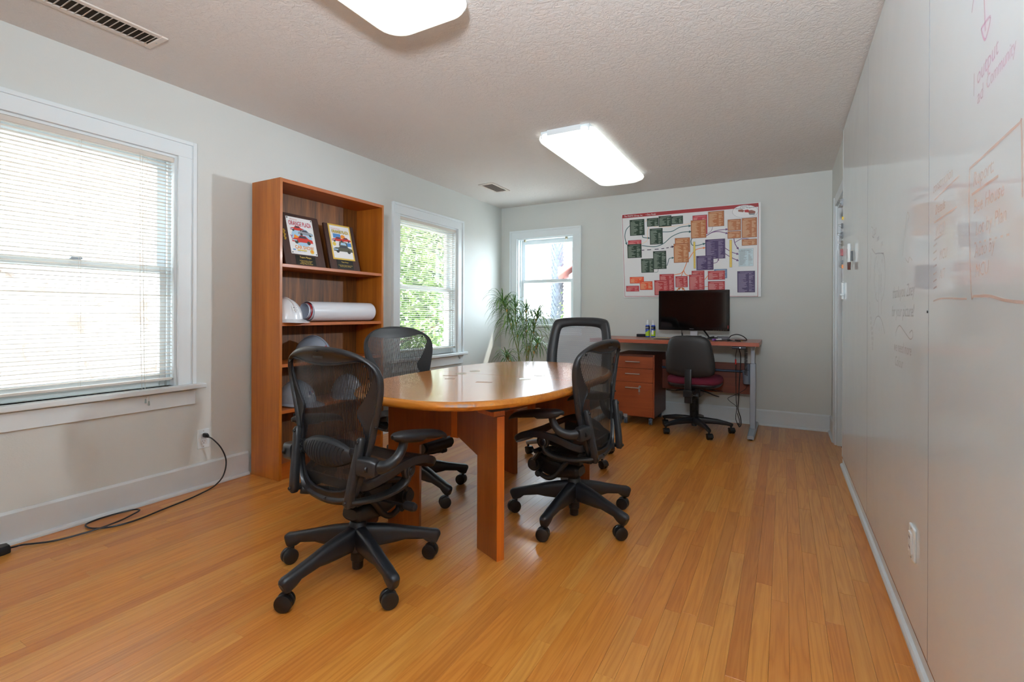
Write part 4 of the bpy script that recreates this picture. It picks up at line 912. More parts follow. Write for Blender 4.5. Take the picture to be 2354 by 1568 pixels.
    mb.rings(rs); lp = mb.build('lumbar_pad', M_BLACKM, root)
    mb = MB()
    for k in range(13):
        t = -.66 + 1.32 * k / 12; x = t * .150; hh = (.012 + .046 * (1 - t * t) ** .9) * .72; dp = .008 + .026 * (1 - t * t) ** .7
        mb.tube([bsurf(x + .008 * v * v, .548 - .006 * t + hh * v, -.006 - dp * max(0, 1 - (v * .72) ** 2) ** .42) for v in [-1 + q / 4 for q in range(9)]], .0034, n=6)
    mb.build('ribs', M_BLACKM, lp)
    for s in (-1, 1):
        mb = MB(); mb.tube([bsurf(s * .128, .548, -.012), bsurf(s * .162, .548, -.010)], 0, n=12, sec=(.010, .028), up=(0, 0, 1), pw=3)
        for k in range(9): mb.tube([bsurf(s * .146, .522 + k * .0065, -.0235), bsurf(s * .164, .522 + k * .0065, -.0205)], .0026, n=6)
        mb.build('lumbar_slider', M_BLACKP, root)
    # seat
    ZS = [(-.15, .436), (-.12, .436), (-.08, .447), (-.04, .468), (.02, .486), (.07, .493), (.13, .488), (.18, .472), (.22, .452), (.245, .432), (.262, .412)]
    so = [(0, .262), (.10, .262), (.18, .256), (.225, .238), (.247, .205), (.254, .16), (.252, .10), (.243, .03), (.228, -.04), (.205, -.08), (.188, -.115), (.165, -.135), (.13, -.143), (.07, -.146), (0, -.146)]
    si = [(0, .185), (.08, .186), (.15, .183), (.190, .17), (.212, .15), (.219, .12), (.218, .08), (.210, .02), (.196, -.045), (.182, -.075), (.165, -.10), (.145, -.115), (.115, -.12), (.06, -.122), (0, -.122)]
    so2 = spline(so + [(-x, y) for x, y in so[-2:0:-1]], 112, True); si2 = spline(si + [(-x, y) for x, y in si[-2:0:-1]], 112, True)
    ssurf = lambda x, y, d=0: Vector((x, y, interp(ZS, y) + d + .006 * abs(x) / .25))
    rs = []
    for po, pi in zip(so2, si2):
        d = pi - po; q = lambda f, h: ssurf((po + d * f).x, (po + d * f).y, h)
        rs.append([q(0, -.004), q(.06, .004), q(.2, .005), q(.9, .001), q(1, -.004), q(.92, -.014), q(.5, -.032), q(.14, -.030)])
    mb = MB(); mb.rings(rs, loop=True); mb.build('seat_frame', M_BLACKP, root, angle=60)
    mb = MB()
    def seatp(u, v):
        y = -.136 + .388 * u; wx = .1
        for (x1, y1), (x2, y2) in zip(so, so[1:]):
            if y2 <= y <= y1 and y1 > y2: wx = x2 + (x1 - x2) * (y - y2) / (y1 - y2)
        t = 2 * v - 1; wx = max(.1, wx - .016); s_ = (1 - t * t) * max(0, 1 - ((y - .0) / .2) ** 2)
        return ssurf(t * wx, y, .0055 - .016 * s_)
    mb.grid(seatp, 30, 20); mb.build('seat_mesh', M_PELLS, root, fix=False)
    mb = MB()
    for s in (-1, 1): mb.tube(spline([(s * .155, .13, .455), (s * .165, .06, .44), (s * .165, -.03, .43), (s * .15, -.12, .415)], 10), 0, n=10, sec=(.012, .022), up=(0, 0, 1))
    mb.tube([(-.19, .062, .447), (.19, .062, .447)], .016, n=12); mb.build('seat_rail', M_MECH, root)
    return root
def set_pose(o, x, y, fd, base_rot, wheel, lift=0):
    o.location = (x, y, 0); o.rotation_euler = (0, 0, math.radians(fd - 90))
    for c in o.children:
        if c.name.startswith('base_hub'):
            c.rotation_euler = (0, 0, math.radians(base_rot)); k = 0
            for w in c.children:
                if w.name.startswith('caster'): w.rotation_euler = (0, 0, math.radians(wheel + (-22, 14, 38, -8, 20)[k % 5] - (fd - 90) - base_rot - 90)); k += 1
        elif not c.name.startswith('gas_column') and lift: c.location.z += lift
def local_rot(fd, world_ang): return world_ang - (fd - 90)
ch1 = mesh_chair('nearest black mesh office chair with its back to the viewer')
ch2 = copy_tree(ch1); ch2['label'] = 'black mesh office chair on the right side of the table by open floor'
ch3 = copy_tree(ch1); ch3['label'] = 'black mesh office chair behind the table, between bookcase and window'
for c in list(ch2.children) + list(ch3.children):
    if c.name.startswith('lumbar'):
        for q in list(c.children): bpy.data.objects.remove(q)
        bpy.data.objects.remove(c)
set_pose(ch1, -1.567, 1.490, 89, local_rot(89, 51), -52)
set_pose(ch2, -.977, 2.452, 175.2, local_rot(175.2, 50.4), -70)
set_pose(ch3, -1.962, 2.314, -8, local_rot(-8, 57), -60, .045)

# ------------------------------------------------------------------ desk at the end wall
DX0, DX1, DYF, DYB, DZT = -1.72, -.185, 4.725, 5.405, .846
M_DESK = wood('cherry_laminate', (168, 98, 74), (150, 82, 60), 'x', 60, .28, .1)
M_DEDGE = wood('cherry_edge', (178, 92, 62), (158, 76, 50), 'x', 60, .4)
M_PED = wood('cherry_drawer_front', (160, 78, 38), (136, 60, 28), 'x', 70, .38, .05)
dk = thing('desk', (DX0, DYF, 0), 'cherry height adjustable desk with silver legs under wall chart', 'desk')
def dpart(nm, mat, *b, bev=.002, par=None):
    m_ = MB(); m_.bx(*b); return m_.build(nm, mat, par or dk, bevel=bev, world=True)
dpart('desk_top', M_DESK, DX0, DX1, DYF + .002, DYB, DZT - .034, DZT); dpart('front_edge', M_DEDGE, DX0, DX1, DYF, DYF + .002, DZT - .034, DZT - .0005, bev=0)
dpart('modesty_panel', wood('dark_cherry_modesty', (118, 50, 22), (92, 36, 16), 'x', 60, .45), DX0 + .09, DX1 - .09, 5.20, 5.215, .325, .622)
for s, x in ((0, DX0 + .065), (1, DX1 - .062)):
    mb = MB(); pr = lambda w, z: [(x - w, 4.70, z), (x + w, 4.70, z), (x + w * 1.05, 4.72, z), (x + w * 1.35, 5.36, z), (x - w * 1.35, 5.36, z), (x - w * 1.05, 4.72, z)]
    mb.rings([pr(.026, .010), pr(.027, .02), pr(.026, .034), pr(.020, .042)]); ft = mb.build('foot', M_SILVER, dk, bevel=.002, world=True)
    mb = MB()
    for y in (4.725, 5.33): mb.cyl((x, y, 0), (x, y, .012), .014, n=14)
    mb.v = [tuple(Vector(v) - dk.location) for v in mb.v]; mb.build('levelling_foot', M_WHEEL, ft)
    dpart('leg_sleeve', M_SILVER, x - .024, x + .024, 5.005, 5.075, .04, .64, bev=.004); dpart('leg_post', M_SILVER, x - .017, x + .017, 5.013, 5.067, .60, DZT - .036, bev=.003)
    dpart('top_bracket', M_SILVER, x - .03, x + .03, 4.80, 5.34, DZT - .05, DZT - .034, bev=.003)
mb = MB(); mb.cyl((DX0 + .09, 5.18, .545), (DX1 - .15, 5.18, .545), .012, n=16); mb.cyl((DX1 - .15, 5.18, .545), (DX1 - .08, 5.18, .545), .008, n=16, mi=1); mb.build('drive_rod', [plain('blue_grey_rod', (52, 70, 92), .4, .3), M_CHROME], dk, world=True)
mb = MB(); mb.lathe([(.001, -.05), (.030, -.05), (.036, -.045), (.042, .05), (.042, .08), (.020, .082), (.020, .14), (.001, .14)], 20, (-.295, 5.07, .49)); mb.build('drive_motor', plain('motor_grey', (110, 122, 140), .4), dk, world=True)
mb = MB(); mb.tube([(-.40, 4.765, DZT - .048), (-.29, 4.765, DZT - .048)], 0, n=14, sec=(.03, .014), pw=3.5); cbx = mb.build('control_box', plain('control_box', (42, 48, 62), .35), dk, world=True)
mb = MB(); mb.bx(-.338, -.332, 4.734, 4.736, DZT - .052, DZT - .044); mb.v = [tuple(Vector(v) - dk.location) for v in mb.v]; mb.build('indicator', emit('white_indicator', (230, 240, 255), .8), cbx)
mb = MB(); mb.tube([(-.295 + .013 * math.cos(k * .8), 4.86 + .013 * math.sin(k * .8), .80 - .0017 * k) for k in range(150)], .0025, n=5); mb.build('coiled_cord', M_WHEEL, dk, world=True)
def cable(nm, label, pts, r=.0035, mat=M_WHEEL, extra=None, root=None, grp=None):
    P = [Vector(p) for p in pts]; t = thing(nm, tuple(P[0]), label, 'cable', grp) if root is None else root
    m_ = MB(); m_.tube(spline(P, 14 * len(P)), r, n=6); m_.build('cord', mat, t, world=True)
    for e in extra or ():
        m_ = MB(); m_.tube(e[1], e[2], n=10); m_.build(e[0], e[3], t, world=True)
    return t
cable('hanging_cable', 'thin black cable with red joint hanging under the desk corner', [(-.362, 4.78, DZT - .06), (-.372, 4.80, .74), (-.375, 4.80, .68), (-.372, 4.80, .52), (-.37, 4.80, .33), (-.365, 4.80, .26), (-.372, 4.80, .16), (-.35, 4.80, .10), (-.34, 4.80, .13), (-.36, 4.80, .21)], .003, M_WHEEL,
      [('red_joint', [(-.375, 4.80, .69), (-.374, 4.80, .645)], [.006, .006], plain('red_connector', (196, 20, 24), .4))])
cable('hanging_cable', 'longer black cable looping near the floor under the desk corner', [(-.348, 4.79, DZT - .06), (-.335, 4.82, .70), (-.345, 4.82, .50), (-.352, 4.82, .32), (-.355, 4.82, .24), (-.335, 4.82, .17), (-.33, 4.82, .11), (-.345, 4.82, .085), (-.355, 4.82, .12)], .0042)
cable('hanging_cable', 'thin lead kinking sideways below the desk motor', [(-.292, 5.06, .445), (-.31, 5.0, .40), (-.38, 4.9, .36), (-.44, 4.85, .33), (-.42, 4.84, .30), (-.375, 4.83, .27), (-.365, 4.825, .24)], .0022)

# drawer pedestal
PX0, PX1, PY0, PY1 = -1.50, -1.098, 4.83, 5.36
pd = thing('drawer_pedestal', (PX0, PY0, 0), 'cherry three drawer pedestal on casters under the desk', 'drawer unit')
def ppart(nm, mat, *b, bev=.0015, par=None):
    m_ = MB(); m_.bx(*b); return m_.build(nm, mat, par or pd, bevel=bev, world=True)
ppart('body', wood('pedestal_carcass', (96, 44, 22), (74, 32, 16), 'z', 60, .42), PX0, PX1, PY0 + .022, PY1, .075, .692)
for za, zb in ((.556, .672), (.419, .553), (.082, .416)):
    dw = ppart('drawer_front', M_PED, PX0 + .002, PX1 - .012, PY0, PY0 + .020, za, zb)
    xm, zm = PX0 + .195, zb - .052; mb = MB()
    mb.cyl((xm - .072, PY0 - .026, zm), (xm + .072, PY0 - .026, zm), .0058, n=12)
    for q in (-.055, .055): mb.cyl((xm + q, PY0 - .026, zm), (xm + q, PY0 + .001, zm), .0045, n=10)
    mb.v = [tuple(Vector(v) - pd.location) for v in mb.v]; mb.build('handle', M_CHROME, dw)
ppart('side_lip', M_PED, PX1 - .0115, PX1, PY0 + .004, PY0 + .021, .075, .690)
mb = MB(); mb.cyl((-1.238, PY0 - .004, .375), (-1.238, PY0 + .001, .375), .012, n=16); mb.cyl((-1.238, PY0 - .010, .375), (-1.238, PY0 - .004, .375), .008, n=14); mb.build('lock', M_CHROME, pd, world=True)
mb = MB(); mb.bx(-1.2395, -1.2365, PY0 - .024, PY0 - .009, .368, .384); mb.tube([(-1.238 + .007 * math.cos(t * .5), PY0 - .02, .362 + .009 * math.sin(t * .5)) for t in range(13)], .001, n=5); mb.bx(-1.247, -1.231, PY0 - .019, PY0 - .017, .325, .355); mb.bx(-1.241, -1.237, PY0 - .019, PY0 - .017, .30, .326); mb.build('keys', M_CHROME, pd, world=True)
mb = MB(); mb.bx(-1.40, -1.362, PY0 - .0015, PY0, .062, .096); mb.build('front_plate', M_SILVER, pd, world=True)
M_CAST = plain('blue_grey_caster', (84, 98, 116), .4)
for x, y in ((PX0 + .06, PY0 + .05), (PX1 - .045, PY0 + .05), (PX0 + .06, PY1 - .06), (PX1 - .045, PY1 - .06), (-1.381, PY0 + .015)):
    mb = MB(); mb.cyl((-.014, 0, .024), (-.004, 0, .024), .024, n=18); mb.cyl((.004, 0, .024), (.014, 0, .024), .024, n=18); mb.cyl((-.015, 0, .024), (.015, 0, .024), .008, n=10); mb.bx(-.017, .017, -.012, .012, .04, .062); mb.cyl((0, 0, .06), (0, 0, .0755), .007, n=10)
    o = mb.build('caster', M_CAST, pd, bevel=.001); o.location = (x - PX0, y - PY0, 0)

# monitor
MX, MY = -.783, 5.08
mn = thing('monitor', (MX, MY + .08, DZT), 'large black glossy flat monitor standing on the desk', 'monitor')
def mpart(nm, mat, *b, bev=.003, par=None):
    m_ = MB(); m_.bx(*b); return m_.build(nm, mat, par or mn, bevel=bev, world=True)
mpart('housing', plain('gloss_black_bezel', (10, 10, 11), .12), MX - .332, MX + .332, MY, MY + .03, .932, 1.329, bev=.006)
mpart('back_shell', M_BLACKP, MX - .26, MX + .26, MY + .03, MY + .055, .98, 1.28, bev=.01)
mpart('screen', plain('dark_screen', (7, 6, 6), .06, spec=.7), MX - .305, MX + .305, MY - .0012, MY, .965, 1.302, bev=0)
text('lettering', 'lenovo', .014, frame_m(Vector((MX - .03, MY - .0006, .944)) - mn.location, (1, 0, 0), (0, 0, 1)), plain('grey_lettering', (150, 152, 158), .4), mn)
mb = MB()
for k in range(6): mb.bx(MX + .19 + k * .022, MX + .194 + k * .022, MY - .0008, MY, .938, .940)
mb.build('key_marks', plain('amber_marks', (200, 150, 90), .5), mn, smooth=False, world=True)
mb = MB(); mb.bx(MX + .317, MX + .322, MY - .0008, MY, .955, .985); mb.build('red_label', plain('red_label', (190, 60, 50), .5), mn, smooth=False, world=True)
mpart('stand_neck', M_CHROME, MX - .037, MX + .037, MY + .06, MY + .075, DZT + .008, 1.06, bev=.003)
mpart('stand_base', M_BLACKP, MX - .075, MX + .075, MY + .0, MY + .16, DZT + .0005, DZT + .012, bev=.004); mpart('neck_cover', M_BLACKP, MX - .075, MX + .075, MY + .035, MY + .058, DZT + .012, DZT + .034, bev=.003)

# things on the desk
z0 = DZT + .0006
r = thing('board_eraser', (-1.355, 5.33, z0), 'small black whiteboard eraser left of the spray bottles', 'eraser')
mb = MB(); mb.bx(-.045, .045, -.024, .024, .012, .030); mb.build('handle_block', M_BLACKP, r, bevel=.006)
mb = MB(); mb.bx(-.044, .044, -.023, .023, 0, .012); mb.build('felt', plain('felt', (50, 50, 54), .9), r, bevel=.002)
M_BBLUE, M_LIME, M_NAVY = plain('bottle_blue', (44, 84, 196), .35), plain('label_lime', (176, 214, 44), .45), plain('label_navy', (16, 22, 48), .45)
def bottle(x, y, label, swap):
    r = thing('spray_bottle', (x, y, z0), label, 'bottle', 'cleaner bottles on the desk')
    mb = MB(); mb.lathe([(.001, 0), (.021, 0), (.0225, .003), (.0225, .118), (.020, .126), (.014, .130), (.001, .130)], 24); mb.build('bottle_body', M_BBLUE, r)
    mb = MB()
    def lab(z0_, z1_, mi, slope=0):
        mb.grid(lambda u, v: Vector((.0229 * math.sin(-1.9 + 3.8 * v), -.0229 * math.cos(-1.9 + 3.8 * v), z0_ + (z1_ + slope * (v - .5) - z0_) * u)), 1, 20, mi)
    lab(.012, .062, 0, .05); lab(.085, .117, 1)
    mb.build('label_print', [M_LIME, M_NAVY], r, fix=False)
    mb = MB()
    for k in range(1 if swap else 0): mb.grid(lambda u, v: Vector((.0233 * math.sin(-.5 + .9 * v), -.0233 * math.cos(-.5 + .9 * v), .03 + (.045) * u)), 1, 8)
    if swap: mb.build('white_patch', M_PAPER, r, fix=False)
    text('lettering', 'EXPO' if not swap else 'Expo', .017, frame_m((-.019, -.0236, .095), (1, 0, 0), (0, 0, 1)), M_PAPER, r, sx=.8)
    mb = MB(); mb.lathe([(.0145, .128), (.0150, .134), (.0125, .150), (.0085, .153), (.007, .180), (.0045, .183), (.001, .183)], 18); mb.build('pump_cap', M_WHITE, r)
bottle(-1.272, 5.28, 'left blue and lime spray bottle beside the eraser', False)
bottle(-1.208, 5.255, 'right blue and lime spray bottle nearer the monitor', True)
r = thing('pencil', (-1.10, 5.12, z0), 'pale pencil lying on the desk beside spray bottles', 'pencil', rz=.25)
mb = MB(); mb.cyl((-.07, 0, .0042), (.06, 0, .0042), .0038, n=6); mb.build('shaft', plain('pale_pencil', (214, 206, 170), .5), r)
mb = MB(); mb.cyl((.06, 0, .0042), (.078, 0, .0042), .0038, .0006, n=6); mb.build('tip', M_GOLD, r)
r = thing('mouse_pad', (-1.0, 4.93, z0), 'thin dark brown pad lying on the desk left of monitor', 'pad')
mb = MB(); mb.bx(-.11, .11, -.09, .09, 0, .003); mb.build('pad', plain('brown_pad', (86, 66, 58), .7), r, bevel=.001)
r = thing('card_box', (-.905, 5.0, z0), 'small white box partly behind the desk chair back', 'box')
mb = MB(); mb.bx(-.02, .02, -.03, .03, 0, .016); mb.build('box', M_WHITE, r, bevel=.002)
r = thing('power_adapter', (-.51, 5.10, z0), 'grey laptop power adapter brick among the desk cables', 'adapter', rz=.15)
mb = MB(); mb.bx(-.055, .055, -.026, .026, 0, .032); mb.build('brick', plain('grey_brick', (96, 96, 104), .5), r, bevel=.005)
mb = MB(); mb.tube(spline([(.055, 0, .018), (.07, .0, .04), (.12, -.01, .055), (.17, -.04, .04), (.20, -.08, .006), (.15, -.09, .004), (.10, -.07, .004)], 40), .0045, n=6); mb.build('cord', M_WHEEL, r)
r = thing('dry_erase_marker', (-.545, 4.93, z0 + .009), 'white marker with purple cap lying among desk cables', 'marker', rz=1.0)
mb = MB(); mb.cyl((-.02, 0, 0), (.055, 0, 0), .009, n=14); mb.build('barrel', M_WHITE, r)
mb = MB(); mb.cyl((-.055, 0, 0), (-.0202, 0, 0), .0092, n=14); mb.build('cap', plain('purple_cap', (110, 40, 150), .35), r)
cable('desk_cable', 'thick black cable bundle beside the monitor foot', [(-.70, 5.16, z0 + .10), (-.66, 5.13, z0 + .05), (-.62, 5.08, z0 + .012), (-.57, 5.03, z0 + .02), (-.55, 4.99, z0 + .018), (-.60, 4.97, z0 + .012), (-.63, 5.0, z0 + .018), (-.58, 5.02, z0 + .03)], .008)
cable('desk_cable', 'thin black leads with gold plugs near the desk corner', [(-.55, 4.83, z0 + .003), (-.50, 4.86, z0 + .006), (-.44, 4.855, z0 + .012), (-.41, 4.88, z0 + .008), (-.45, 4.89, z0 + .006), (-.40, 4.84, z0 + .006), (-.36, 4.83, z0 + .006)], .004, M_WHEEL,
      [('plug', [(-.37, 4.832, z0 + .008), (-.335, 4.826, z0 + .008)], [.0075, .0075], M_WHEEL), ('gold_tip', [(-.335, 4.826, z0 + .008), (-.318, 4.823, z0 + .008)], [.003, .003], M_BRASS), ('clip', [(-.45, 4.853, z0 + .011), (-.425, 4.86, z0 + .011)], [.010, .010], M_WHEEL), ('plug', [(-.385, 4.865, z0 + .008), (-.35, 4.86, z0 + .008)], [.0065, .0065], M_WHEEL)])
cable('monitor_cable', 'short black lead dangling behind the monitor', [(-.895, 5.14, .95), (-.90, 5.15, .915), (-.895, 5.15, .89), (-.91, 5.16, .865), (-.92, 5.18, z0 + .004)], .003, M_WHEEL, [('connector', [(-.897, 5.15, .905), (-.893, 5.15, .875)], [.007, .007], M_WHEEL)])

# ------------------------------------------------------------------ low task chair at the desk
tk = thing('task_chair', (-.73, 4.835, 0), 'low armless task chair with black back and maroon seat', 'chair', rz=math.radians(-3))
def hooded(hub, loc, th): return twin_wheel(hub, loc, th, .026, True, .075)
star_base(None, tk, .318, [(.02, .105, .026, .032), (.10, .105, .023, .029), (.2, .10, .019, .024), (.28, .088, .016, .018), (.318, .080, .016, .016), (.334, .077, .012, .013)], M_BLACKP, [(.024, .05), (.024, .075), (.038, .08), (.04, .13), (.034, .135), (.001, .135)], hooded).rotation_euler = (0, 0, math.radians(-56))
mb = MB(); prof = []
for k in range(23): z = .133 + k * .0085; prof += [(.036, z), (.0395, z + .0022), (.0395, z + .005), (.036, z + .007)]
mb.lathe([(.001, .133)] + prof + [(.001, .33)], 22); mb.build('gas_bellows', M_WHEEL, tk)
def pillow(mb, outline, zc, prof, fr):
    mb.rings([[fr(p.x * s, p.y * s, h) for p in outline] for s, h in prof])
seat_o = spline([(.0, .215), (.13, .21), (.215, .17), (.238, .06), (.235, -.06), (.20, -.17), (.11, -.21), (0, -.215), (-.11, -.21), (-.20, -.17), (-.235, -.06), (-.238, .06), (-.215, .17), (-.13, .21)], 56, True)
mb = MB(); pillow(mb, seat_o, 0, [(.94, .452), (1, .466), (1.01, .482), (.985, .502), (.90, .520), (.7, .527), (.3, .522)], lambda a, b, h: Vector((a, b + .02, h))); mb.build('seat', plain('maroon_fabric', (104, 22, 46), .9, bump=.3, bscale=900), tk, angle=70)
mb = MB(); pillow(mb, seat_o, 0, [(.3, .415), (.78, .418), (.92, .428), (.985, .446), (.975, .456), (.8, .456)], lambda a, b, h: Vector((a, b + .02, h))); mb.build('seat_shell', M_BLACKP, tk, angle=70)
back_o = spline([(0, .90), (.08, .899), (.145, .885), (.180, .845), (.198, .77), (.212, .68), (.214, .60), (.198, .555), (.14, .535), (0, .522), (-.14, .535), (-.198, .555), (-.214, .60), (-.212, .68), (-.198, .77), (-.180, .845), (-.145, .885), (-.08, .899)], 60, True)
bk = lambda a, b, d: Vector((a, -.215 - d + .35 * a * a - .10 * (b - .7), b))
mb = MB(); cz = .715
mb.rings([[bk(p.x * s, cz + (p.y - cz) * s, d) for p in back_o] for s, d in ((.3, .035), (.7, .034), (.90, .028), (.97, .018), (1, .004), (.985, -.004))]); mb.build('back_shell', plain('worn_black_back', (36, 36, 37), .48, var=.25, bump=.1, bscale=300), tk, angle=70)
mb = MB(); mb.rings([[bk(p.x * s, cz + (p.y - cz) * s, d) for p in back_o] for s, d in ((.985, -.0045), (.98, -.02), (.9, -.040), (.6, -.046), (.2, -.044))]); mb.build('back_cushion', plain('maroon_back', (96, 22, 44), .9), tk, angle=70)
mb = MB(); mb.tube(spline([(0, -.252, .60), (0, -.262, .50), (0, -.262, .42), (0, -.255, .345)], 12), 0, n=12, sec=(.030, .007), up=(0, 1, 0), pw=4); mb.build('back_post', M_WHEEL, tk)
mb = MB(); mb.bx(-.038, .038, -.285, -.235, .355, .415); mb.bx(-.03, .03, -.272, -.235, .30, .356); mb.bx(-.028, .028, -.24, .0, .375, .405); mb.build('back_bracket', M_WHEEL, tk, bevel=.004)
mb = MB(); mb.bx(-.07, .07, -.09, .10, .335, .415); mb.cyl((0, 0, .32), (0, 0, .34), .034, n=18); mb.build('seat_mechanism', M_WHEEL, tk, bevel=.006)
mb = MB(); mb.cyl((.035, -.26, .37), (.075, -.26, .37), .006, n=8); mb.cyl((.072, -.26, .37), (.088, -.26, .37), .024, n=12); mb.build('back_knob', M_BLACKP, tk)
def paddle(pts, nm='lever'):
    m_ = MB(); P = spline(pts, 12); m_.tube(P, 0, n=10, sec=[(.008 + .004 * (i > 6), .006 - .003 * (i > 6)) for i in range(13)], up=(0, 0, 1)); m_.build(nm, M_BLACKP, tk)
paddle([(-.06, -.03, .385), (-.13, -.05, .378), (-.17, -.07, .374), (-.235, -.08, .376)]); paddle([(.06, -.06, .395), (.13, -.09, .385), (.18, -.11, .37), (.235, -.13, .36)]); paddle([(.07, .03, .395), (.15, .02, .395), (.20, .01, .39), (.245, .0, .39)])

# ------------------------------------------------------------------ leather edged chair at the far end of the table
ex = thing('executive_chair', (-1.42, 3.475, 0), 'grey mesh chair with black leather border at table end', 'chair', rz=math.radians(180))
star_base(None, ex, .331, [(.02, .125, .027, .030), (.12, .120, .024, .026), (.24, .104, .020, .020), (.32, .088, .017, .016), (.345, .082, .014, .014)], M_SILVER, [(.03, .09), (.046, .095), (.046, .16), (.036, .175), (.03, .24), (.024, .24), (.024, .40), (.001, .40)], lambda h, l, t: twin_wheel(h, l, t, .028, True, .08)).rotation_euler = (0, 0, math.radians(-25 - 180))
M_LEA = plain('black_leather', (36, 38, 41), .42, bump=.25, bscale=260)
mb = MB(); pillow(mb, spline([(0, .26), (.18, .255), (.25, .20), (.255, 0), (.24, -.18), (.12, -.22), (0, -.22), (-.12, -.22), (-.24, -.18), (-.255, 0), (-.25, .20), (-.18, .255)], 48, True), 0, [(.9, .41), (1, .43), (1.02, .455), (.97, .485), (.8, .497), (.4, .490)], lambda a, b, h: Vector((a, b + .02, h))); mb.build('seat', M_LEA, ex, angle=70)
mb = MB(); mb.bx(-.09, .09, -.12, .12, .355, .412); mb.build('seat_mechanism', M_WHEEL, ex, bevel=.008)
EO = spline([(0, 1.064), (.11, 1.062), (.19, 1.052), (.228, 1.03), (.248, .97), (.264, .87), (.272, .78), (.268, .68), (.255, .60), (.22, .555), (.1, .545), (0, .542), (-.1, .545), (-.22, .555), (-.255, .60), (-.268, .68), (-.272, .78), (-.264, .87), (-.248, .97), (-.228, 1.03), (-.19, 1.052), (-.11, 1.062)], 88, True)
EI = spline([(0, 1.005), (.09, 1.003), (.15, .995), (.178, .98), (.190, .94), (.198, .87), (.203, .78), (.20, .69), (.19, .64), (.16, .615), (.08, .608), (0, .606), (-.08, .608), (-.16, .615), (-.19, .64), (-.20, .69), (-.203, .78), (-.198, .87), (-.190, .94), (-.178, .98), (-.15, .995), (-.09, 1.003)], 88, True)
EI = [Vector((q.x * .93, .80 + (q.y - .80) * .94, 0)) for q in EI]
ey_ = lambda x, z, d: Vector((x, -.175 - .16 * (z - .6) + .55 * x * x + d, z))
mb = MB(); mb.rings([[ey_(*( (o + (i - o) * f).to_2d()), d) for f, d in ((0, 0), (.06, .016), (.3, .026), (.7, .026), (.95, .014), (1, .002), (.95, -.012), (.5, -.024), (.06, -.014))] for o, i in zip(EO, EI)], loop=True); mb.build('back_border', M_LEA, ex, angle=70)
mb = MB()
for f in (-1, 1):
    for (a, b) in (((f * .165, .985), (f * .222, 1.038)),): mb.tube([ey_(a[0] + (b[0] - a[0]) * t, a[1] + (b[1] - a[1]) * t, .0265 * (math.sin(PI * (.1 + .8 * t)) ** .25)) for t in [q / 8 for q in range(9)]], .0014, n=5)
mb.build('seam', M_WHEEL, ex)
mb = MB(); mb.grid(lambda u, v: (lambda z, w: ey_((2 * v - 1) * w, z, .002))(.603 + .404 * u, .204 - .03 * max(0, (u - .85) / .15)), 16, 16)
def exmesh():
    t = NT('grey_open_mesh'); co = coords(t); sp = t.n.new('ShaderNodeSeparateXYZ'); t.ln(co, sp.inputs[0])
    a = t.math('FRACT', t.math('ADD', t.math('MULTIPLY', sp.outputs[0], 110), t.math('MULTIPLY', t.math('FRACT', t.math('MULTIPLY', t.math('FLOOR', t.math('MULTIPLY', sp.outputs[2], 130)), .5)), 1)))
    b = t.math('FRACT', t.math('MULTIPLY', sp.outputs[2], 130))
    h = t.math('MULTIPLY', t.math('GREATER_THAN', t.math('ADD', a, 0), .42), t.math('GREATER_THAN', b, .40))
    t.set(Base_Color=lin((172, 176, 184)), Roughness=.5); tr = t.n.new('ShaderNodeBsdfTransparent'); mx = t.n.new('ShaderNodeMixShader')
    t.ln(h, mx.inputs[0]); t.ln(t.b.outputs[0], mx.inputs[1]); t.ln(tr.outputs[0], mx.inputs[2]); t.ln(mx.outputs[0], t.n['Material Output'].inputs[0]); return t.m
mb.build('back_mesh', exmesh(), ex, fix=False)
mb = MB(); mb.tube(spline([(0, -.20, .62), (0, -.22, .5), (0, -.17, .40), (0, -.08, .385)], 14), 0, n=12, sec=(.05, .016), up=(0, -1, 0), pw=3.5); mb.build('back_spine', M_BLACKP, ex)

# ------------------------------------------------------------------ wall chart
ps = thing('wall_chart', (-.893, YB, 1.27), 'large white data chart board with red border above desk', 'poster')
PTL, PTR, PBR, PBL = [Vector((x, YB - .014 - (x + 1.603) * .013, z)) for x, z in ((-1.603, 2.212), (-.200, 2.199), (-.197, 1.266), (-1.567, 1.278))]
HM = [0.000575372, -1.3132e-05, -0.099995094, 7.5567e-05, 0.000836279, -0.241070095, 6.904e-05, -1.5761e-05]
def uvp(u, v, d=0):
    p = (PTL * (1 - u) + PTR * u) * (1 - v) + (PBL * (1 - u) + PBR * u) * v
    return p + Vector((0, -d, 0)) - ps.location
def pp(x, y, d=0):
    w = HM[6] * x + HM[7] * y + 1; return uvp((HM[0] * x + HM[1] * y + HM[2]) / w, (HM[3] * x + HM[4] * y + HM[5]) / w, d)
def uv_of(x, y):
    w = HM[6] * x + HM[7] * y + 1; return ((HM[0] * x + HM[1] * y + HM[2]) / w, (HM[3] * x + HM[4] * y + HM[5]) / w)
mb = MB(); mb.rings([[uvp(u, v, d) for u, v in ((0, 0), (1, 0), (1, 1), (0, 1))] for d in (-.009, 0)]); mb.build('foam_board', plain('foam_board', (232, 233, 234), .4), ps, bevel=.001, smooth=False)
CH = dict(green=(30, 58, 40), orange=(184, 112, 62), purple=(58, 30, 88), red=(182, 44, 48), rose=(196, 66, 76), tang=(232, 84, 44), pale=(206, 226, 232), slate=(104, 136, 178), yellow=(240, 212, 98), teal=(52, 104, 108), plum=(112, 74, 128), oline=(236, 128, 56), band=(164, 40, 46), white=(240, 240, 240), beige=(226, 214, 190), grey=(150, 160, 165), brown=(150, 92, 78), peach=(250, 205, 150), ink=(44, 30, 66), sage=(150, 164, 150), lilac=(150, 136, 168), cream=(228, 190, 150), blush=(226, 160, 156))
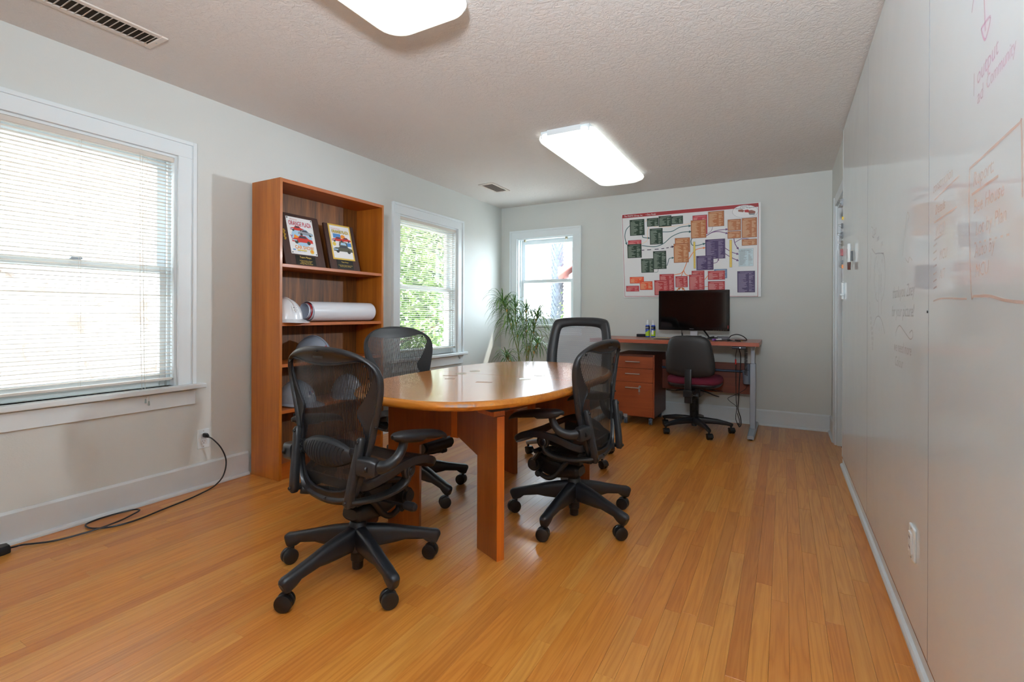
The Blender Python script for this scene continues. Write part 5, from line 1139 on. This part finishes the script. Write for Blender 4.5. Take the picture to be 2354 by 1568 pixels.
CM = [plain('chart_' + k, c, .45) for k, c in CH.items()]; CI = {k: i for i, k in enumerate(CH)}
pr_ = MB(); layer = [.0003]
def quad(u0, v0, u1, v1, col, d): pr_.add([uvp(u0, v0, d), uvp(u1, v0, d), uvp(u1, v1, d), uvp(u0, v1, d)], [(0, 1, 2, 3)], CI[col])
crg = random.Random(9)
def card(x0, y0, x1, y1, col, ink='beige', lines=True, title=True):
    (u0, v0), (u1, v1) = uv_of(x0, y0), uv_of(x1, y1); layer[0] += .00006; d = layer[0]
    quad(u0, v0, u1, v1, 'ink' if col != 'pale' else 'grey', d); e = .0012; quad(u0 + e, v0 + e * 1.5, u1 - e, v1 - e * 1.5, col, d + .00003)
    if not lines: return
    W, H = u1 - u0, v1 - v0; v = v0 + .012
    if title: quad(u0 + W * .15, v, u1 - W * .12, v + .0045, ink, d + .00005); v += .014
    while v < v1 - .009:
        quad(u0 + W * .06, v, u0 + W * crg.uniform(.26, .60), v + .0036, ink, d + .00005)
        if crg.random() < .85: quad(u0 + W * .66, v, u0 + W * crg.uniform(.76, .95), v + .0036, ink, d + .00005)
        v += .0074
def curve(pts, col, w, head=True, dash=False):
    P = spline(pts, 8 * len(pts)); layer[0] += .00002; d = layer[0]; Q = [pp(p.x, p.y, d) for p in P]
    for k in range(len(Q) - 1):
        if dash and (k // 2) % 2: continue
        t = Q[k + 1] - Q[k]
        if t.length < 1e-7: continue
        t.normalize(); s = Vector((-t.z, 0, t.x)) * w / 2; pr_.add([Q[k] - s - t * w * .2, Q[k + 1] - s + t * w * .2, Q[k + 1] + s + t * w * .2, Q[k] + s - t * w * .2], [(0, 1, 2, 3)], CI[col])
    if head:
        t = (Q[-1] - Q[-3]).normalized(); s = Vector((-t.z, 0, t.x)) * w * 1.7; pr_.add([Q[-1] - s - t * w * 2.2, Q[-1] + t * w * 1.6, Q[-1] + s - t * w * 2.2], [(0, 1, 2)], CI[col])
for a, b in (((193, 300), (219, 1443)), ((2137, 130), (2120, 1435)), ((219, 1440), (2120, 1432))): curve([a, b], 'band', .004, False)
hx = [(193, 278), (2138, 105), (2137, 160), (194, 328)]; pr_.add([pp(x, y, .0004) for x, y in hx], [(0, 1, 2, 3)], CI['band'])
L_ = [('teal', .008, [(298, 435), (245, 500), (228, 600), (252, 700)]), ('teal', .008, [(478, 572), (490, 602), (575, 613)]), ('teal', .008, [(770, 523), (900, 515), (1020, 455), (1165, 435)]), ('teal', .008, [(470, 720), (650, 735), (780, 690), (900, 590), (1040, 530), (1170, 520)]), ('teal', .007, [(825, 1005), (842, 960), (860, 905), (918, 893)]), ('teal', .008, [(1188, 615), (1172, 660), (1190, 710), (1250, 720), (1368, 690)]), ('teal', .004, [(700, 1055), (690, 1095), (645, 1100)]),
      ('oline', .007, [(1110, 960), (1065, 1070), (1030, 1150)]), ('oline', .007, [(930, 1135), (1020, 1115), (1062, 1075)]), ('oline', .007, [(1066, 1075), (1090, 1125), (1142, 1150)]), ('oline', .007, [(1140, 910), (1200, 820), (1260, 770), (1368, 750)]), ('oline', .007, [(1365, 1200), (1410, 1145)]), ('oline', .006, [(1350, 1305), (1410, 1295)]), ('oline', .009, [(965, 1352), (1012, 1320)]), ('oline', .009, [(1078, 1352), (1042, 1320)]),
      ('plum', .007, [(1392, 580), (1470, 530), (1560, 500), (1690, 485)]), ('plum', .007, [(1392, 580), (1480, 530), (1580, 520), (1690, 545)]), ('plum', .004, [(1395, 555), (1460, 510), (1483, 455)]), ('plum', .007, [(1660, 755), (1750, 810), (1843, 840)]), ('plum', .007, [(1660, 835), (1750, 890), (1843, 932)]), ('plum', .007, [(1785, 615), (1800, 690), (1845, 765)]), ('plum', .006, [(1492, 970), (1540, 955), (1565, 912)]),
      ('peach', .0035, [(545, 355), (515, 375)]), ('peach', .0035, [(575, 450), (550, 520), (548, 640), (470, 695)]), ('peach', .0035, [(640, 440), (720, 450), (950, 440), (1168, 400)])]
for c, w, P in L_: curve(P, c, w, c not in ('peach',) and w > .005 and not (c == 'oline' and w < .0075 and P[-1][0] in (1062, 1142, 1030, 1410)))
curve([(2000, 625), (1900, 620), (1803, 672)], 'plum', .006, False); curve([(470, 787), (750, 765), (920, 733)], 'ink', .008, True, True)
for b in ((272, 648, 467, 840, 'rose'), (260, 705, 467, 892, 'green'), (298, 352, 512, 568, 'green'), (545, 330, 712, 437, 'green'), (893, 300, 1062, 405, 'green'), (712, 298, 897, 438, 'green'), (583, 480, 772, 697, 'green'), (455, 910, 640, 1102, 'green'), (628, 802, 820, 1050, 'green'),
          (1197, 290, 1408, 550, 'rose'), (1172, 360, 1392, 605, 'orange'), (1420, 233, 1648, 437, 'orange'), (1697, 348, 1887, 497, 'orange'), (1695, 518, 1887, 610, 'orange'), (1898, 328, 2113, 597, 'orange'), (1897, 630, 2113, 710, 'orange'), (942, 615, 1160, 810, 'orange'), (923, 695, 1140, 957, 'orange'),
          (1376, 635, 1660, 900, 'purple'), (1246, 868, 1492, 1062, 'purple'), (1830, 1082, 2082, 1377, 'purple'), (1850, 765, 2060, 1008, 'pale'), (1500, 1055, 1685, 1180, 'slate'),
          (718, 1128, 930, 1400, 'red'), (642, 1213, 850, 1420, 'red'), (945, 1155, 1122, 1308, 'red'), (1178, 1078, 1362, 1300, 'red'), (1140, 1133, 1362, 1345, 'red'), (1410, 1080, 1655, 1200, 'red'), (1410, 1225, 1652, 1345, 'red'), (292, 1168, 495, 1255, 'tang'), (435, 1230, 618, 1347, 'tang'), (237, 1293, 425, 1370, 'rose')):
    card(*b, ink={'pale': 'grey', 'green': 'sage', 'purple': 'lilac', 'orange': 'cream', 'red': 'blush', 'rose': 'blush', 'tang': 'cream'}.get(b[4], 'beige'))
for b in ((1205, 665, 1237, 1045), (1720, 638, 1757, 1028)): card(*b, 'yellow', lines=False)
layer[0] += .0001
for k, (s, c) in enumerate(((1, 'ink'), (.985, 'white'))): pr_.add([pp(1950 + 185 * s * math.cos(t * PI / 18), 228 - 8 * math.cos(t * PI / 18) + 93 * s * math.sin(t * PI / 18), layer[0] + k * .00004) for t in range(36)], [tuple(range(36))], CI[c])
d = layer[0] + .0001
for P, c in (([(1848, 205), (1905, 198), (1935, 215), (1920, 240), (1850, 232)], 'brown'), ([(1935, 210), (1985, 200), (2005, 215), (2000, 245), (1940, 240)], 'red'), ([(1990, 215), (2040, 208), (2092, 225), (2090, 255), (2000, 262)], 'brown'), ([(1995, 255), (2092, 245), (2080, 278), (2010, 280)], 'grey')): pr_.add([pp(x, y, d) for x, y in P], [tuple(range(len(P)))], CI[c])
pr_.build('printed_diagram', CM, ps, smooth=False, fix=False)
def ctext(body, x0, y0, x1, y1, size, mat, shear=0, sx=1):
    a, b = pp(x0, y0, layer[0] + .0004), pp(x1, y1, layer[0] + .0004); text('lettering', body, size, frame_m(a, b - a, (0, 0, 1)), mat, ps, shear=shear, sx=sx)
ctext('The MASYC Group, Inc.', 217, 312, 508, 290, .026, CM[CI['white']], .15, .82); ctext('~ Data Model', 522, 287, 690, 275, .026, CM[CI['white']], .15, .78)
ctext('Solutions for', 1880, 165, 2015, 152, .020, CM[CI['ink']], .0, .85); ctext('HomeBuilder Management', 1806, 198, 2095, 172, .020, CM[CI['ink']], .0, .84)
ctext('J.D. Edwards Foundation', 1856, 800, 2050, 790, .0135, CM[CI['ink']], 0, .72)
for k, (n_, y) in enumerate((('Job Start Process - Security Contracts', 995), ('Job Start Process - Bid Contracts', 980))):
    x = 1228 if k == 0 else 1746; a = pp(x, y, layer[0] + .0004); b = pp(x - 3, y - 300, layer[0] + .0004); text('lettering', n_, .011, frame_m(a, b - a, (-1, 0, 0)), CM[CI['oline']], ps, sx=.85)

# ------------------------------------------------------------------ tall potted plant in the corner
pt = thing('potted_plant', (-2.50, 4.74, 0), 'tall potted plant with thin arching green leaves near corner', 'plant')
mb = MB(); mb.lathe([(.001, 0), (.13, 0), (.135, .01), (.165, .30), (.172, .305), (.172, .33), (.155, .33), (.150, .29), (.001, .285)], 32); mb.build('pot', plain('terracotta_pot', (120, 84, 66), .6), pt)
mb = MB(); mb.lathe([(.001, .296), (.10, .298), (.149, .290)], 24); mb.build('soil', plain('soil', (60, 42, 30), .95, bump=.6, bscale=80), pt)
M_STEM = plain('cane_stem', (128, 140, 66), .55, var=.3); M_NODE = plain('tan_node', (214, 166, 88), .7)
M_LEAF = plain('leaf_green', (84, 128, 62), .35, var=.25); M_LEAF2 = plain('leaf_light_green', (140, 178, 98), .38, var=.25)
prn = random.Random(21); W_ = lambda x, z, y=0: Vector((x + 2.50, y, z))
def leaf(mb, o, az, el, L, droop, w, mi):
    n = 7; P = []; d = Vector((math.cos(az) * math.cos(el), math.sin(az) * math.cos(el), math.sin(el))); p = Vector(o)
    for k in range(n + 1):
        P.append(p.copy()); d = (d + Vector((0, 0, -droop / n * (.35 + 1.3 * k / n)))).normalized(); p = p + d * L / n
        if p.x < -.655: p.x = -.655
        if p.y > .66: p.y = .66
    vs = []
    for k, q in enumerate(P):
        t = k / n; ww = w * (.35 + 1.0 * t if t < .35 else .7 * (1 - ((t - .35) / .65) ** 1.6)) + .0005
        T = (P[min(k + 1, n)] - P[max(0, k - 1)]).normalized(); s = T.cross(Vector((0, 0, 1))); s = s.normalized() if s.length > 1e-4 else Vector((1, 0, 0)); u = s.cross(T)
        vs += [q - s * ww, q - u * ww * .35, q + s * ww]
    mb.add(vs, [(3 * k + a, 3 * k + a + 1, 3 * k + a + 4, 3 * k + a + 3) for k in range(n) for a in (0, 1)], mi)
STEMS = [([(-2.50, .29), (-2.526, .583), (-2.60, .85), (-2.676, 1.10), (-2.733, 1.22)], -.02, 110, .27), ([(-2.53, .29), (-2.564, .58), (-2.585, .75), (-2.625, .95), (-2.665, 1.22)], .06, 70, .26), ([(-2.47, .29), (-2.457, .587), (-2.468, .80), (-2.48, 1.0), (-2.485, 1.15)], .03, 78, .26), ([(-2.45, .29), (-2.419, .588), (-2.36, .80), (-2.301, 1.0), (-2.268, 1.07)], -.05, 78, .27), ([(-2.44, .29), (-2.43, .50), (-2.40, .68), (-2.385, .75)], .08, 44, .24), ([(-2.54, .29), (-2.57, .45), (-2.62, .57), (-2.64, .62)], -.06, 40, .22), ([(-2.50, .29), (-2.51, .55), (-2.515, .72)], .10, 30, .2)]
for P, dy, nl, LL in STEMS:
    pts = [W_(x, z, dy * (k / (len(P) - 1)) * 2) for k, (x, z) in enumerate(P)]; S = spline(pts, 30)
    mb = MB(); mb.tube(S, [0.0052 - .0018 * k / 30 + (.0011 if k % 4 == 0 else 0) for k in range(31)], n=7); st = mb.build('stem', M_STEM, pt)
    mb = MB()
    for f in (.62, .78, .9):
        a = S[int(30 * f)]; mb.tube([a, a + Vector((prn.uniform(-.004, .004), 0, .03))], [.0085, .007], n=6)
    tag(mb.build('dry_node', M_NODE, st), kind='stuff')
    mb = MB(); top = S[-1]
    for k in range(nl):
        f = 1 - .42 * (prn.random() ** 1.4) * (1 if len(P) > 4 else .6); o = S[int(30 * f)]
        az = k * 2.4 + prn.uniform(-.4, .4); leaf(mb, o, az, prn.uniform(.35, 1.4) * f, LL * prn.uniform(.8, 1.3), prn.uniform(2.0, 3.8), prn.uniform(.0065, .0095), 0 if prn.random() < .62 else 1)
    tag(mb.build('leaf_cluster', [M_LEAF, M_LEAF2], pt, fix=False), kind='stuff')

# ------------------------------------------------------------------ outside the windows
gr = struct('ground', 'pale paved ground outside the windows', (0, 0, -.35))
mb = MB(); mb.bx(-45, 20, -20, 60, -.2, 0); mb.build('paving', plain('pale_paving', (196, 192, 186), .9, var=.1), gr, smooth=False)
st = thing('stucco_building', (-4.9, .6, -.35), 'sunlit white trowelled stucco building close outside the near window', 'building')
def stucco():
    t = NT('trowelled_stucco'); n = t.noise(coords(t), 4.5, 5, .62, 1.2); n2 = t.noise(coords(t), 60, 3)
    c = t.ramp(n.outputs[0], [(.38, lin((168, 152, 142))), (.44, lin((212, 205, 199))), (1, lin((216, 210, 204)))])
    t.set(Base_Color=c, Roughness=.9); t.bump(t.math('ADD', n.outputs[0], t.math('MULTIPLY', n2.outputs[0], .2)), .6, .03); return t.m
mb = MB(); mb.bx(-3.2, 0, -3.4, 2.3, 0, 3.1); mb.build('wall', stucco(), st, smooth=False)
mb = MB(); mb.bx(-3.4, .06, -3.5, 2.4, 3.1, 3.2); mb.build('parapet', plain('pale_parapet', (220, 205, 195), .9), st, bevel=.01)
mb = MB(); mb.tube([(.002, .55 + .42 * math.cos(t * PI / 16), 1.35 + .42 * math.sin(t * PI / 16)) for t in range(17)], .012, n=6); mb.build('arch_relief', stucco(), st)
# leafy tree outside the second window
M_TL = [plain('tree_leaf', (104, 136, 66), .6, var=.3), plain('tree_leaf_light', (150, 176, 98), .6, var=.2), plain('tree_leaf_dark', (66, 96, 50), .6, var=.3)]
M_BARK = plain('tree_bark', (122, 92, 78), .9, bump=.5, bscale=30, var=.3)
def tree(x, y, H, R, n, seed, label, zb=.0):
    t = thing('leafy_tree', (x, y, -.35), label, 'tree', 'trees outside the side window'); q = random.Random(seed)
    mb = MB(); mb.tube(spline([(0, 0, 0), (.05, .03, H * .3), (-.03, .06, H * .6), (.02, 0, H * .9)], 14), [.09 - .05 * k / 14 for k in range(15)], n=9); mb.build('trunk', M_BARK, t)
    for k in range(6):
        a = q.uniform(0, 6.28); z = H * q.uniform(.2, .75); mb = MB(); mb.tube([(0, 0, z), (R * .5 * math.cos(a), R * .5 * math.sin(a), z + .25), (R * .85 * math.cos(a), R * .85 * math.sin(a), z + .45)], [.03, .018, .008], n=6); mb.build('branch', M_BARK, t)
    mb = MB()
    for k in range(n):
        while True:
            p = Vector((q.uniform(-1, 1), q.uniform(-1, 1), q.uniform(-1, 1)))
            if .45 < p.length < 1: break
        c = Vector((p.x * R, p.y * R, zb + (p.z * .5 + .5) * (H - zb))); a = Vector((q.uniform(-1, 1), q.uniform(-1, 1), q.uniform(-.8, .3))).normalized(); b = a.orthogonal().normalized() * q.uniform(.016, .034); l = a * q.uniform(.07, .13)
        mb.add([c, c + l * .5 + b, c + l, c + l * .5 - b], [(0, 1, 2, 3)], q.choices((0, 1, 2), (5, 4, 3))[0])
    tag(mb.build('foliage', M_TL, t, smooth=False, fix=False), kind='stuff')
tree(-5.0, 4.9, 3.9, 1.15, 7000, 1, 'light green tree nearest the side window'); tree(-6.6, 7.05, 4.4, 1.4, 6500, 2, 'broad green tree behind the nearest one outside'); tree(-7.1, 10.1, 4.6, 1.5, 5500, 7, 'farther green tree outside the side window')
# palm, house and wall outside the end window
pm = thing('palm_tree', (-5.67, 12.86, -.35), 'tall palm trunk standing outside the small end window', 'palm')
M_PALM = plain('palm_bark', (112, 120, 132), .95, var=.3, bump=.5, bscale=40)
mb = MB(); mb.lathe([(.20, 0), (.165, .5), (.155, 3), (.15, 7)], 18); mb.build('trunk', M_PALM, pm)
mb = MB(); q = random.Random(4)
for row in range(60):
    for k in range(11):
        th = 2 * PI * (k + .5 * (row % 2)) / 11 + q.uniform(-.06, .06); z = .15 + row * .105; c, s = math.cos(th), math.sin(th); r0 = .155; w = .05
        t_ = Vector((-s, c, 0)); n_ = Vector((c, s, 0)); o = Vector((c * r0, s * r0, z)); tip = o + n_ * q.uniform(.03, .055) + Vector((0, 0, .11))
        mb.add([o - t_ * w, o + t_ * w, tip + t_ * w * .4, tip - t_ * w * .4, o - n_ * .02 + Vector((0, 0, .12))], [(0, 1, 2, 3), (3, 2, 4), (1, 4, 2), (0, 3, 4)])
tag(mb.build('bark_boots', M_PALM, pm, smooth=False, fix=False), kind='stuff')
for k in range(14):
    a = k * 2 * PI / 14; mb = MB(); P = [Vector((math.cos(a) * r_, math.sin(a) * r_, 7 + h)) for r_, h in ((0, 0), (.6, .5), (1.3, .55), (2.0, .1))]; mb.tube(spline(P, 10), 0, n=6, sec=(.16, .01), up=(0, 0, 1)); mb.build('frond', M_TL[0], pm)
hs = thing('tile_roof_house', (-4.70, 11.08, -.40), 'pale stucco house with red tile roof outside end window', 'house')
dirx = Vector((.92, .385, 0)).normalized()
def hp(a, b, h): return dirx * a + Vector((-dirx.y, dirx.x, 0)) * b + Vector((0, 0, h))
mb = MB(); mb.rings([[hp(a, b, h) for a, b in ((.12, 0), (4, 0), (4, 3), (.12, 3))] for h in (0, 2.45)]); mb.prism([(.12, 2.45), (2.06, 3.75), (4, 2.45)], 0, 3, lambda a, h, b: hp(a, b, h)); mb.build('house_wall', plain('cream_stucco', (234, 214, 204), .9), hs, smooth=False)
mb = MB(); mb.prism([(-.15, 2.42), (2.06, 3.92), (2.06, 4.04), (-.15, 2.56)], -.25, 3.2, lambda a, h, b: hp(a, b, h)); mb.prism([(4.27, 2.42), (2.06, 3.92), (2.06, 4.04), (4.27, 2.56)], -.25, 3.2, lambda a, h, b: hp(a, b, h)); mb.build('tile_roof', plain('red_tile', (170, 112, 108), .8, var=.2), hs, smooth=False)
mb = MB()
for k in range(12): mb.cyl(hp(-.10 + k * .19, -.25, 2.585 + k * .129), hp(-.10 + k * .19, 3.2, 2.585 + k * .129), .05, n=8)
mb.build('ridge_tile', plain('rose_tile', (180, 128, 124), .8), hs)
mb = MB(); mb.prism(ellp(.55, 2.35, .12, .15, 16), -.02, .01, lambda a, h, b: hp(a, b, h)); mb.build('arched_vent', plain('dark_vent', (70, 76, 96), .8), hs, smooth=False)
po = thing('porch_post', (-4.2, 10.25, -.35), 'pale pink stucco post outside the end window edge', 'post')
mb = MB(); mb.bx(-.09, .09, -.09, .09, 0, 2.0); mb.build('shaft', plain('pink_stucco', (236, 206, 192), .9), po, bevel=.01)
mb = MB(); mb.bx(-.11, .11, -.11, .11, 2.0, 2.08); mb.build('cap', plain('pink_cap', (226, 190, 176), .9), po, bevel=.01)
ga = thing('garage', (-9.5, 19, -.35), 'low pale garage across the yard outside end window', 'building')
mb = MB(); mb.bx(-3.5, 3.5, 0, 4, 0, 1.95); mb.build('garage_wall', plain('pale_block', (214, 212, 212), .9), ga, smooth=False)
mb = MB(); mb.bx(-3.7, 3.7, -.2, 4.2, 1.95, 2.12); mb.build('flat_roof', plain('pale_fascia', (232, 226, 224), .9), ga, bevel=.01)
for k in range(4):
    mb = MB(); mb.bx(-2.9, 2.9, -.03, -.001, .1 + k * .42, .5 + k * .42); mb.build('door_panel', plain('garage_door', (200, 200, 206), .7), ga, bevel=.01)
hd = thing('garden_hedge', (-5.05, 12.2, -.35), 'small bright green bush beside the palm trunk', 'bush'); q = random.Random(8)
mb = MB()
for k in range(1800):
    p = Vector((q.gauss(0, .16), q.gauss(0, .16), abs(q.gauss(.7, .4)))); a = Vector((q.uniform(-1, 1), q.uniform(-1, 1), q.uniform(-.5, 1))).normalized(); b = a.orthogonal().normalized() * .02
    mb.add([p, p + a * .04 + b, p + a * .08, p + a * .04 - b], [(0, 1, 2, 3)], q.randrange(2))
tag(mb.build('foliage', M_TL, hd, smooth=False, fix=False), kind='stuff')
mb = MB(); mb.cyl((0, 0, 0), (0, 0, .8), .02, n=8); mb.build('stem', M_BARK, hd)

# lettering becomes plain mesh objects
dg = bpy.context.evaluated_depsgraph_get()
for o in [o for o in scene.objects if o.type == 'FONT']:
    me = bpy.data.meshes.new_from_object(o.evaluated_get(dg), depsgraph=dg)
    n = bpy.data.objects.new('new', me); COL.objects.link(n); n.parent = o.parent; n.matrix_basis = o.matrix_basis
    nm = o.name.split('.')[0]; bpy.data.objects.remove(o); n.name = nm
